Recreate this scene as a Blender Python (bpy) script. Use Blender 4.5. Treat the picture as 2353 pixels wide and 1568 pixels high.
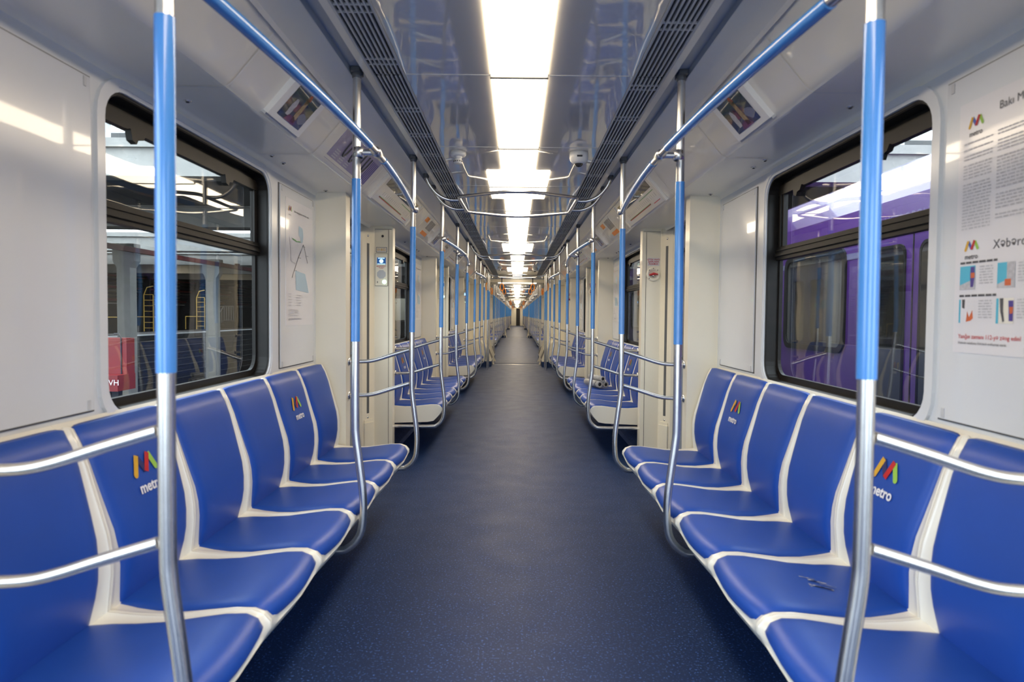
import bpy, math, random
from mathutils import Vector, Matrix
random.seed(7)
for o in list(bpy.data.objects): bpy.data.objects.remove(o)
sc = bpy.context.scene
C = sc.collection
PI = math.pi

# ------------------------------------------------------------ camera
F = 1470.0
cd = bpy.data.cameras.new('camera'); cam = bpy.data.objects.new('camera', cd); C.objects.link(cam)
cd.sensor_width = 36.0; cd.sensor_fit = 'HORIZONTAL'; cd.lens = F / 2353 * 36
cam.location = (0, 0, 1.26); cam.rotation_euler = (PI / 2 - 0.0349, -0.0093, 0)
cd.shift_x = -11.5 / 2353; cd.shift_y = -8.7 / 2353
cd.clip_start = 0.05; cd.clip_end = 400
cd.dof.use_dof = True; cd.dof.focus_distance = 6.0; cd.dof.aperture_fstop = 3.4
sc.camera = cam
# ------------------------------------------------------------ view, world
sc.view_settings.view_transform = 'Standard'; sc.view_settings.look = 'None'
sc.view_settings.exposure = 1.3; sc.view_settings.gamma = 1.0
sc.view_settings.use_curve_mapping = False
try:
    sc.cycles.use_denoising = True; sc.cycles.adaptive_threshold = 0.02
    sc.cycles.max_bounces = 8; sc.cycles.diffuse_bounces = 6; sc.cycles.glossy_bounces = 4
    sc.cycles.transparent_max_bounces = 12; sc.cycles.sample_clamp_indirect = 6.0
    sc.cycles.caustics_reflective = False; sc.cycles.caustics_refractive = False
except Exception: pass
LAMP = (1.0, 0.83, 0.60); LAMP_E = 5.4
DAY = (0.74, 0.87, 1.0); DAY_E = 3.0
w = bpy.data.worlds.new('world'); sc.world = w; w.use_nodes = True
bg = w.node_tree.nodes['Background']
bg.inputs['Color'].default_value = (*DAY, 1); bg.inputs['Strength'].default_value = DAY_E

# ------------------------------------------------------------ materials
M = {}
def mat(name, col, rough=0.5, metal=0.0, coat=0.0, coat_rough=0.05, noise=None, bump=None, emit=None, spec=0.5, coat_ior=1.5):
    m = bpy.data.materials.new(name); m.use_nodes = True
    nt = m.node_tree; b = nt.nodes['Principled BSDF']
    b.inputs['Base Color'].default_value = (*col, 1)
    b.inputs['Roughness'].default_value = rough; b.inputs['Metallic'].default_value = metal
    b.inputs['Specular IOR Level'].default_value = spec
    b.inputs['Coat Weight'].default_value = coat; b.inputs['Coat Roughness'].default_value = coat_rough
    b.inputs['Coat IOR'].default_value = coat_ior
    tc = None
    if noise or bump: tc = nt.nodes.new('ShaderNodeTexCoord')
    if noise:                                  # (scale, second colour, low, high)
        n = nt.nodes.new('ShaderNodeTexNoise'); n.inputs['Scale'].default_value = noise[0]; n.inputs['Detail'].default_value = 4
        nt.links.new(tc.outputs['Object'], n.inputs['Vector'])
        r = nt.nodes.new('ShaderNodeValToRGB')
        r.color_ramp.elements[0].position = noise[2]; r.color_ramp.elements[0].color = (*col, 1)
        r.color_ramp.elements[1].position = noise[3]; r.color_ramp.elements[1].color = (*noise[1], 1)
        nt.links.new(n.outputs['Fac'], r.inputs['Fac']); nt.links.new(r.outputs['Color'], b.inputs['Base Color'])
    if bump:                                   # (scale xyz, strength, distance)
        mp = nt.nodes.new('ShaderNodeMapping'); mp.inputs['Scale'].default_value = bump[0]
        nt.links.new(tc.outputs['Object'], mp.inputs['Vector'])
        n2 = nt.nodes.new('ShaderNodeTexNoise'); n2.inputs['Scale'].default_value = 1.0; n2.inputs['Detail'].default_value = 2
        nt.links.new(mp.outputs['Vector'], n2.inputs['Vector'])
        bp = nt.nodes.new('ShaderNodeBump'); bp.inputs['Strength'].default_value = bump[1]; bp.inputs['Distance'].default_value = bump[2]
        nt.links.new(n2.outputs['Fac'], bp.inputs['Height'])
        nt.links.new(bp.outputs['Normal'], b.inputs['Normal']); nt.links.new(bp.outputs['Normal'], b.inputs['Coat Normal'])
    if emit:
        b.inputs['Emission Color'].default_value = (*emit[0], 1); b.inputs['Emission Strength'].default_value = emit[1]
    M[name] = m
    return m
mat('cream', (0.84, 0.785, 0.64), 0.30, coat=0.3, coat_rough=0.12, noise=(3, (0.82, 0.765, 0.62), .4, .6))  # on the pillars this colour carries the warm lamplight
mat('wall_grey', (0.66, 0.68, 0.70), 0.35, coat=0.3, coat_rough=0.15, noise=(2, (0.64, 0.66, 0.68), .4, .6))  # same material as the pillars, cool daylight put into its colour
mat('panel_gloss', (0.655, 0.675, 0.70), 0.22, coat=0.7, coat_rough=0.04, noise=(2, (0.64, 0.66, 0.685), .4, .6), bump=((2, 1.5, 1.5), 0.12, 0.01))  # cool daylight tint is in this colour too
mat('ceil_gloss', (0.74, 0.70, 0.62), 0.30, coat=1.0, coat_rough=0.035, coat_ior=2.2, noise=(1.2, (0.72, 0.68, 0.60), .4, .6), bump=((3.0, 1.1, 1), 0.16, 0.02))
mat('ceil_side', (0.78, 0.75, 0.67), 0.28, coat=0.4, coat_rough=0.15, noise=(2, (0.76, 0.73, 0.65), .4, .6))
mat('ceil_groove', (0.40, 0.44, 0.48), 0.35, noise=(4, (0.38, 0.42, 0.46), .4, .6))
mat('cove', (0.78, 0.75, 0.67), 0.28, coat=0.8, coat_rough=0.03, noise=(2, (0.76, 0.73, 0.65), .4, .6), bump=((9, 7, 9), 0.22, 0.006))
mat('soffit', (0.90, 0.865, 0.76), 0.30, coat=0.3, coat_rough=0.12, noise=(2, (0.88, 0.845, 0.74), .4, .6))
mat('trim_white', (0.75, 0.74, 0.70), 0.35, noise=(6, (0.73, 0.72, 0.68), .4, .6))
mat('vent_slat', (0.55, 0.555, 0.55), 0.4, noise=(9, (0.53, 0.535, 0.53), .4, .6))
mat('dark', (0.018, 0.018, 0.02), 0.5, noise=(9, (0.022, 0.021, 0.022), .4, .6))
mat('rubber', (0.007, 0.006, 0.005), 0.42, noise=(14, (0.012, 0.009, 0.007), .4, .7), spec=.3)
mat('seam', (0.10, 0.09, 0.08), 0.6, noise=(9, (0.12, 0.11, 0.10), .4, .6))
mat('steel', (0.68, 0.67, 0.66), 0.27, metal=1.0, noise=(40, (0.64, 0.63, 0.62), .35, .65))
mat('blue_tube', (0.055, 0.23, 0.62), 0.24, coat=0.5, coat_rough=0.1, noise=(8, (0.05, 0.22, 0.60), .4, .6))
mat('seat_blue', (0.012, 0.062, 0.34), 0.42, noise=(3.0, (0.010, 0.055, 0.30), .35, .65), bump=((160, 160, 160), 0.08, 0.0015), spec=0.35, coat=0.06, coat_rough=0.3)
mat('shell', (0.74, 0.71, 0.63), 0.30, coat=0.3, coat_rough=0.1, noise=(3, (0.72, 0.69, 0.61), .4, .6))
mat('door_blue', (0.012, 0.075, 0.26), 0.25, coat=0.6, coat_rough=0.06, noise=(3, (0.011, 0.07, 0.24), .4, .6))
mat('dark_glass', (0.012, 0.012, 0.014), 0.06, coat=0.6, coat_rough=0.02, noise=(1.5, (0.04, 0.035, 0.025), .45, .65))
mat('grey_strip', (0.12, 0.125, 0.13), 0.35, noise=(9, (0.11, 0.115, 0.12), .4, .6))
mat('grey_plastic', (0.50, 0.51, 0.52), 0.4, noise=(9, (0.48, 0.49, 0.50), .4, .6))
mat('white_plastic', (0.78, 0.78, 0.76), 0.3, noise=(9, (0.76, 0.76, 0.74), .4, .6))
mat('paper', (0.70, 0.69, 0.715), 0.25, coat=0.4, coat_rough=0.06, noise=(4, (0.685, 0.675, 0.70), .4, .6))
mat('ink_grey', (0.40, 0.40, 0.43), 0.5, noise=(90, (0.48, 0.48, 0.51), .4, .6))
mat('ink_dark', (0.06, 0.06, 0.07), 0.5, noise=(90, (0.08, 0.08, 0.09), .4, .6))
mat('ink_red', (0.52, 0.03, 0.035), 0.5, noise=(90, (0.48, 0.03, 0.035), .4, .6))
mat('ink_green', (0.10, 0.32, 0.12), 0.5, noise=(90, (0.11, 0.34, 0.13), .4, .6))
mat('sky_ink', (0.42, 0.56, 0.66), 0.5, noise=(9, (0.41, 0.55, 0.65), .4, .6))
mat('cyan_ink', (0.08, 0.42, 0.58), 0.5, noise=(9, (0.07, 0.40, 0.56), .4, .6))
mat('logo_yellow', (0.62, 0.34, 0.02), 0.5, noise=(60, (0.58, 0.32, 0.02), .4, .6))
mat('logo_navy', (0.012, 0.015, 0.09), 0.5, noise=(60, (0.014, 0.017, 0.10), .4, .6))
mat('logo_red', (0.45, 0.008, 0.01), 0.5, noise=(60, (0.42, 0.008, 0.01), .4, .6))
mat('logo_green', (0.28, 0.50, 0.06), 0.5, noise=(60, (0.26, 0.47, 0.06), .4, .6))
mat('logo_blue', (0.03, 0.09, 0.40), 0.5, noise=(60, (0.03, 0.08, 0.37), .4, .6))
mat('logo_white', (0.72, 0.72, 0.76), 0.5, noise=(60, (0.68, 0.68, 0.72), .4, .6))
mat('orange', (0.95, 0.30, 0.015), 0.35, noise=(20, (0.9, 0.28, 0.014), .4, .6))
mat('lilac', (0.30, 0.26, 0.40), 0.35, coat=0.5, coat_rough=0.05, noise=(5, (0.27, 0.24, 0.37), .4, .6))
mat('purple_ink', (0.06, 0.04, 0.22), 0.5, noise=(60, (0.07, 0.05, 0.25), .4, .6))
mat('pic_green', (0.04, 0.055, 0.015), 0.15, coat=1, noise=(60, (0.015, 0.022, 0.01), .35, .65))
mat('pic_sand', (0.42, 0.30, 0.10), 0.15, coat=1, noise=(60, (0.30, 0.18, 0.06), .35, .65))
mat('pic_rust', (0.20, 0.02, 0.03), 0.15, coat=1, noise=(60, (0.12, 0.015, 0.03), .35, .65))
mat('terracotta', (0.55, 0.12, 0.04), 0.5, noise=(20, (0.5, 0.11, 0.04), .4, .6))
mat('bundle_grey', (0.42, 0.41, 0.40), 0.45, noise=(30, (0.33, 0.32, 0.31), .4, .6))
mat('wear', (0.35, 0.36, 0.40), 0.6, noise=(90, (0.06, 0.10, 0.30), .40, .52))
mat('concrete', (0.36, 0.355, 0.335), 0.85, noise=(3, (0.29, 0.285, 0.27), .3, .7), bump=((8, 8, 8), 0.3, 0.02))
mat('depot_cream', (0.231, 0.209, 0.1595), 0.85, noise=(0.6, (0.187, 0.1705, 0.1265), .3, .7))
mat('depot_white', (0.6, 0.615, 0.63), 0.6, noise=(2, (0.555, 0.57, 0.585), .3, .7))
mat('depot_grey', (0.121, 0.121, 0.121), 0.8, noise=(1, (0.088, 0.088, 0.088), .3, .7))
mat('depot_dark', (0.0121, 0.0132, 0.0176), 0.6, noise=(2, (0.0176, 0.0187, 0.0231), .3, .7), bump=((0.2, 0.2, 30), 0.5, 0.03))
mat('depot_red', (0.11, 0.0165, 0.0154), 0.6, noise=(3, (0.0825, 0.01375, 0.01375), .3, .7))
mat('depot_yellow', (0.5625, 0.36, 0.075), 0.5, noise=(9, (0.525, 0.33, 0.0675), .3, .7))
mat('ground', (0.0385, 0.0374, 0.0341), 0.8, noise=(2, (0.0275, 0.0264, 0.02475), .3, .7))
mat('box_red', (0.187, 0.0044, 0.0033), 0.5, noise=(4, (0.1375, 0.00385, 0.00275), .3, .7))
mat('purple', (0.085, 0.026, 0.18), 0.30, coat=0.7, coat_rough=0.05, noise=(0.8, (0.065, 0.018, 0.14), .35, .65))
mat('lavender', (0.165, 0.154, 0.264), 0.35, noise=(5, (0.1485, 0.1375, 0.242), .3, .7))
mat('led_red', (0.05, 0.0, 0.0), 0.4, emit=((0.9, 0.05, 0.02), 0.6), noise=(40, (0.06, 0, 0), .4, .6))
mat('screen_blue', (0.005, 0.02, 0.06), 0.2, emit=((0.01, 0.05, 0.16), 0.6), noise=(40, (0.006, 0.022, 0.065), .4, .6))
mat('screen_pale', (0.3, 0.5, 0.7), 0.3, emit=((0.35, 0.65, 1.0), 0.9), noise=(40, (0.28, 0.48, 0.68), .4, .6))
mat('button_glow', (0.4, 0.8, 0.6), 0.3, emit=((0.55, 1.0, 0.75), 1.2), noise=(40, (0.38, 0.78, 0.58), .4, .6))
mat('depot_lamp', (0.9, 0.85, 0.7), 0.4, emit=((1.0, 0.86, 0.6), 9.0), noise=(9, (0.88, 0.83, 0.68), .4, .6))

def floor_mat():
    m = mat('floor', (0.009, 0.022, 0.068), 0.5, spec=0.22)
    nt = m.node_tree; b = nt.nodes['Principled BSDF']
    tc = nt.nodes.new('ShaderNodeTexCoord')
    n = nt.nodes.new('ShaderNodeTexNoise'); n.inputs['Scale'].default_value = 110; n.inputs['Detail'].default_value = 3
    big = nt.nodes.new('ShaderNodeTexNoise'); big.inputs['Scale'].default_value = 5; big.inputs['Detail'].default_value = 5
    for q in (n, big): nt.links.new(tc.outputs['Object'], q.inputs['Vector'])
    r = nt.nodes.new('ShaderNodeValToRGB')
    e = r.color_ramp.elements
    e[0].position = 0.57; e[0].color = (0.008, 0.023, 0.078, 1)
    e[1].position = 0.74; e[1].color = (0.06, 0.14, 0.42, 1)
    nt.links.new(n.outputs['Fac'], r.inputs['Fac']); nt.links.new(r.outputs['Color'], b.inputs['Base Color'])
    mr = nt.nodes.new('ShaderNodeMapRange'); mr.inputs['To Min'].default_value = 0.44; mr.inputs['To Max'].default_value = 0.60
    nt.links.new(big.outputs['Fac'], mr.inputs['Value']); nt.links.new(mr.outputs['Result'], b.inputs['Roughness'])
    bp = nt.nodes.new('ShaderNodeBump'); bp.inputs['Strength'].default_value = 0.12; bp.inputs['Distance'].default_value = 0.002
    nt.links.new(n.outputs['Fac'], bp.inputs['Height']); nt.links.new(bp.outputs['Normal'], b.inputs['Normal'])
floor_mat()
def glass_mat():
    m = bpy.data.materials.new('glass'); m.use_nodes = True; nt = m.node_tree
    for n in list(nt.nodes):
        if n.type == 'BSDF_PRINCIPLED': nt.nodes.remove(n)
    out = [n for n in nt.nodes if n.type == 'OUTPUT_MATERIAL'][0]
    t = nt.nodes.new('ShaderNodeBsdfTransparent'); t.inputs['Color'].default_value = (0.86, 0.86, 0.84, 1)
    g = nt.nodes.new('ShaderNodeBsdfGlossy'); g.inputs['Roughness'].default_value = 0.015
    tc = nt.nodes.new('ShaderNodeTexCoord'); mp = nt.nodes.new('ShaderNodeMapping'); mp.inputs['Scale'].default_value = (1, 1.6, 2.2)
    nz = nt.nodes.new('ShaderNodeTexNoise'); nz.inputs['Scale'].default_value = 1.2; nz.inputs['Detail'].default_value = 1
    bp = nt.nodes.new('ShaderNodeBump'); bp.inputs['Strength'].default_value = 0.10; bp.inputs['Distance'].default_value = 0.015
    nt.links.new(tc.outputs['Object'], mp.inputs['Vector']); nt.links.new(mp.outputs['Vector'], nz.inputs['Vector'])
    nt.links.new(nz.outputs['Fac'], bp.inputs['Height']); nt.links.new(bp.outputs['Normal'], g.inputs['Normal'])
    lw = nt.nodes.new('ShaderNodeLayerWeight'); lw.inputs['Blend'].default_value = 0.5
    pw = nt.nodes.new('ShaderNodeMath'); pw.operation = 'POWER'; pw.inputs[1].default_value = 4.0
    ma = nt.nodes.new('ShaderNodeMath'); ma.operation = 'MULTIPLY_ADD'; ma.inputs[1].default_value = 0.8; ma.inputs[2].default_value = 0.035
    nt.links.new(lw.outputs['Facing'], pw.inputs[0]); nt.links.new(pw.outputs[0], ma.inputs[0])
    mx = nt.nodes.new('ShaderNodeMixShader')
    nt.links.new(ma.outputs[0], mx.inputs['Fac']); nt.links.new(t.outputs[0], mx.inputs[1]); nt.links.new(g.outputs[0], mx.inputs[2])
    nt.links.new(mx.outputs[0], out.inputs['Surface']); M['glass'] = m
glass_mat()
def lamp_mat():
    m = bpy.data.materials.new('lamp'); m.use_nodes = True; nt = m.node_tree
    b = nt.nodes['Principled BSDF']; b.inputs['Base Color'].default_value = (0.8, 0.8, 0.78, 1)
    b.inputs['Emission Color'].default_value = (*LAMP, 1); b.inputs['Emission Strength'].default_value = LAMP_E
    M['lamp'] = m
lamp_mat()
def picture_mat():
    m = mat('screen_picture', (0.03, 0.035, 0.02), 0.12, coat=1.0, coat_rough=0.03)
    nt = m.node_tree; b = nt.nodes['Principled BSDF']
    tc = nt.nodes.new('ShaderNodeTexCoord'); mp = nt.nodes.new('ShaderNodeMapping'); mp.inputs['Scale'].default_value = (22, 13, 22)
    n = nt.nodes.new('ShaderNodeTexVoronoi'); n.inputs['Scale'].default_value = 1.0
    nt.links.new(tc.outputs['Object'], mp.inputs['Vector']); nt.links.new(mp.outputs['Vector'], n.inputs['Vector'])
    r = nt.nodes.new('ShaderNodeValToRGB'); r.color_ramp.interpolation = 'CONSTANT'
    e = r.color_ramp.elements; e[0].position = 0; e[0].color = (0.018, 0.022, 0.010, 1); e[1].position = .9; e[1].color = (0.20, 0.20, 0.22, 1)
    for p, c in ((.30, (0.035, 0.045, 0.015, 1)), (.45, (0.02, 0.02, 0.025, 1)), (.58, (0.06, 0.012, 0.012, 1)), (.68, (0.14, 0.05, 0.02, 1)), (.80, (0.05, 0.04, 0.06, 1))):
        k = e.new(p); k.color = c
    sp = nt.nodes.new('ShaderNodeSeparateColor'); nt.links.new(n.outputs['Color'], sp.inputs['Color'])
    nt.links.new(sp.outputs['Red'], r.inputs['Fac']); nt.links.new(r.outputs['Color'], b.inputs['Base Color'])
picture_mat()

# ------------------------------------------------------------ mesh helpers
class MB:
    def __init__(s): s.v = []; s.f = []; s.sm = []; s.mi = []; s.m = 0
    def add(s, vs, fs, smooth=False):
        b = len(s.v); s.v += [tuple(p) for p in vs]
        for f in fs: s.f.append(tuple(b + i for i in f)); s.sm.append(smooth); s.mi.append(s.m)
        return s
    def box(s, x0, x1, y0, y1, z0, z1):
        x0, x1 = min(x0, x1), max(x0, x1)
        return s.add([(x0,y0,z0),(x1,y0,z0),(x1,y1,z0),(x0,y1,z0),(x0,y0,z1),(x1,y0,z1),(x1,y1,z1),(x0,y1,z1)],
              [(0,3,2,1),(4,5,6,7),(0,1,5,4),(1,2,6,5),(2,3,7,6),(3,0,4,7)])
    def prism(s, poly, a0, a1, axis='Y', smooth=False):
        def P(p, a): return (p[0], a, p[1]) if axis == 'Y' else ((p[0], p[1], a) if axis == 'Z' else (a, p[0], p[1]))
        n = len(poly)
        s.add([P(p, a0) for p in poly] + [P(p, a1) for p in poly],
              [(i, (i+1) % n, n + (i+1) % n, n + i) for i in range(n)], smooth)
        s.add([P(p, a0) for p in poly], [tuple(range(n))[::-1]]); s.add([P(p, a1) for p in poly], [tuple(range(n))])
        return s
    def strip(s, poly, a0, a1, smooth=True):       # open profile in x,z swept along Y
        n = len(poly)
        return s.add([(p[0], a0, p[1]) for p in poly] + [(p[0], a1, p[1]) for p in poly],
              [(i, i+1, n+i+1, n+i) for i in range(n-1)], smooth)
    def tube(s, path, r, seg=12, caps=True):
        path = [Vector(p) for p in path]; n = len(path)
        rr = r if isinstance(r, (list, tuple)) else [r] * n
        t0 = (path[1] - path[0]).normalized()
        up = Vector((0, 0, 1)) if abs(t0.z) < 0.9 else Vector((0, 1, 0))
        u = t0.cross(up).normalized(); vs = []
        for i in range(n):
            a = path[max(i-1, 0)]; b = path[min(i+1, n-1)]; t = (b - a)
            t = t.normalized() if t.length > 1e-9 else t0
            u = (u - t * u.dot(t)).normalized(); w_ = t.cross(u)
            for k in range(seg):
                an = 2*PI*k/seg; vs.append(path[i] + (u*math.cos(an) + w_*math.sin(an)) * rr[i])
        fs = [(i*seg+k, i*seg+(k+1) % seg, (i+1)*seg+(k+1) % seg, (i+1)*seg+k) for i in range(n-1) for k in range(seg)]
        s.add(vs, fs, True)
        if caps:
            s.add(vs[:seg], [tuple(range(seg))[::-1]]); s.add(vs[-seg:], [tuple(range(seg))])
        return s
    def cyl(s, p0, p1, r, seg=16): return s.tube([p0, p1], r, seg)
    def lathe(s, c, axis, prof, seg=20):            # prof = (radius, along)
        ax = Vector(axis).normalized(); u = ax.orthogonal().normalized(); w_ = ax.cross(u); c = Vector(c)
        vs = [c + ax*h + (u*math.cos(2*PI*k/seg) + w_*math.sin(2*PI*k/seg))*r for r, h in prof for k in range(seg)]
        n = len(prof)
        return s.add(vs, [(i*seg+k, i*seg+(k+1) % seg, (i+1)*seg+(k+1) % seg, (i+1)*seg+k) for i in range(n-1) for k in range(seg)], True)
    def ring(s, x0, x1, o, ro, i, ri, n=6):         # rounded frame lying in y,z between x0 and x1
        A = rrect(*o, ro, n); B = rrect(*i, ri, n); k = len(A)
        vs = [(x0, *p) for p in A] + [(x0, *p) for p in B] + [(x1, *p) for p in A] + [(x1, *p) for p in B]
        fs = []
        for j in range(k):
            q = (j+1) % k
            fs += [(j, q, k+q, k+j), (2*k+j, 3*k+j, 3*k+q, 2*k+q), (j, 2*k+j, 2*k+q, q), (k+j, k+q, 3*k+q, 3*k+j)]
        return s.add(vs, fs)
    def plate_hole(s, x, xo, y0, y1, z0, z1, hole, r, n=6):   # wall face at x with a rounded hole and a reveal out to xo
        B = rrect(*hole, r, n); k = len(B); cor = [(y1, z0), (y1, z1), (y0, z1), (y0, z0)]
        for X in (x, xo):
            vs = [(X, *p) for p in B] + [(X, *p) for p in cor]; fs = []
            m = n + 1
            for c in range(4):
                for j in range(n): fs.append((c*m+j, c*m+j+1, k+c))
                fs.append((c*m+n, ((c+1)*m) % k, k+(c+1) % 4, k+c))
            s.add(vs, fs)
        s.add([(x, *p) for p in B] + [(xo, *p) for p in B], [(j, (j+1) % k, k+(j+1) % k, k+j) for j in range(k)], True)
        s.add([(x, *p) for p in cor] + [(xo, *p) for p in cor], [(j, (j+1) % 4, 4+(j+1) % 4, 4+j) for j in range(4)])
        return s
    def mesh(s, name, mats):
        me = bpy.data.meshes.new(name); me.from_pydata(s.v, [], s.f); me.update()
        me.polygons.foreach_set('use_smooth', s.sm); me.polygons.foreach_set('material_index', s.mi)
        for m_ in (mats if isinstance(mats, (list, tuple)) else [mats]): me.materials.append(M[m_])
        return me
    def build(s, name, mats, parent=None, origin=(0, 0, 0)):
        if any(origin): s.v = [(a-origin[0], b-origin[1], c-origin[2]) for a, b, c in s.v]
        o = bpy.data.objects.new(name, s.mesh(name, mats)); C.objects.link(o)
        if parent: o.parent = parent
        else: o.location = origin
        return o
def rrect(y0, y1, z0, z1, r, n=6):
    out = []
    for cy, cz, a0 in ((y1-r, z0+r, -PI/2), (y1-r, z1-r, 0), (y0+r, z1-r, PI/2), (y0+r, z0+r, PI)):
        for j in range(n+1):
            a = a0 + PI/2*j/n; out.append((cy + r*math.cos(a), cz + r*math.sin(a)))
    return out
def fillet(pts, r, n=6):
    P = [Vector(p) for p in pts]; out = [P[0]]
    for i in range(1, len(P)-1):
        a = (P[i-1]-P[i]); b = (P[i+1]-P[i]); d = min(r, a.length*.49, b.length*.49)
        p0 = P[i] + a.normalized()*d; p1 = P[i] + b.normalized()*d
        for j in range(n+1):
            t = j/n; out.append(p0*(1-t)**2 + P[i]*2*t*(1-t) + p1*t*t)
    out.append(P[-1]); return out
def spline(pts, n=6):                                # Catmull-Rom through points
    P = [Vector(p) for p in pts]; P = [P[0]*2-P[1]] + P + [P[-1]*2-P[-2]]; out = []
    for i in range(1, len(P)-2):
        for j in range(n):
            t = j/n; a, b, c, d = P[i-1:i+3]
            out.append(0.5*((2*b) + (c-a)*t + (2*a-5*b+4*c-d)*t*t + (3*b-a-3*c+d)*t**3))
    out.append(P[-2]); return out

# ------------------------------------------------------------ scene helpers
def empty(name, loc, rz=0):
    o = bpy.data.objects.new(name, None); C.objects.link(o); o.location = loc; o.rotation_euler = (0, 0, rz); o.empty_display_size = .1
    return o
def tag(o, label=None, cat=None, group=None, kind=None):
    if label: o['label'] = label
    if cat: o['category'] = cat
    if group: o['group'] = group
    if kind: o['kind'] = kind
    return o
KIDS = {}
def freeze(root):                                   # remember a finished tree so that copies need no search
    ch = {}
    for o in C.objects:
        if o.parent: ch.setdefault(o.parent.name, []).append(o)
    KIDS[root.name] = ch
    return root
def copy_tree(o, ch, parent=None):
    c = o.copy(); C.objects.link(c)
    if parent: c.parent = parent; c.matrix_parent_inverse = Matrix.Identity(4)
    for k in ch.get(o.name, []): copy_tree(k, ch, c)
    return c
USED = set()
def put(proto, loc, side=1, label=None, cat=None, group=None, kind=None, name=None):
    """the first call moves the prototype itself, later calls copy it; side -1 turns it to face the other way"""
    if proto.name not in KIDS: freeze(proto)
    if proto.name in USED: o = copy_tree(proto, KIDS[proto.name])
    else: USED.add(proto.name); o = proto
    o.location = loc; o.rotation_euler = (0, 0, 0 if side > 0 else PI)
    if name: o.name = name
    return tag(o, label, cat, group, kind)
def text(name, s, size, loc, xdir, ydir, m, parent, align='CENTER', bold=0.0, xs=1.0):
    cu = bpy.data.curves.new(name, 'FONT'); cu.body = s; cu.size = size; cu.align_x = align; cu.align_y = 'CENTER'; cu.offset = bold; cu.resolution_u = 3
    t = bpy.data.objects.new('tmp_text', cu); C.objects.link(t)
    me = bpy.data.meshes.new_from_object(t, depsgraph=None) if False else t.to_mesh().copy()
    bpy.data.objects.remove(t)
    me.materials.clear(); me.materials.append(M[m])
    o = bpy.data.objects.new(name, me); C.objects.link(o); o.parent = parent
    x = Vector(xdir).normalized(); y = Vector(ydir).normalized(); z = x.cross(y)
    mt = Matrix((x*xs, y, z)).transposed().to_4x4(); mt.translation = Vector(loc)
    o.matrix_local = mt
    return o
ORD = ['first', 'second', 'third', 'fourth', 'fifth', 'sixth', 'seventh', 'eighth', 'ninth', 'tenth', 'eleventh', 'twelfth', 'thirteenth', 'fourteenth', 'fifteenth', 'sixteenth', 'seventeenth', 'eighteenth']
SIDE = {1: 'right', -1: 'left'}
CAR = 19.4; NCAR = 4
def cw(c): return '' if c == 0 else ', %s carriage' % ORD[c]
DOORS = [0.4, 4.85, 9.3, 13.75]
BENCH = [2.625, 7.075, 11.525]
BN = ['nearest', 'second', 'third']
Y0, Y1 = -2.05, 16.2
ZC = 2.23

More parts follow.
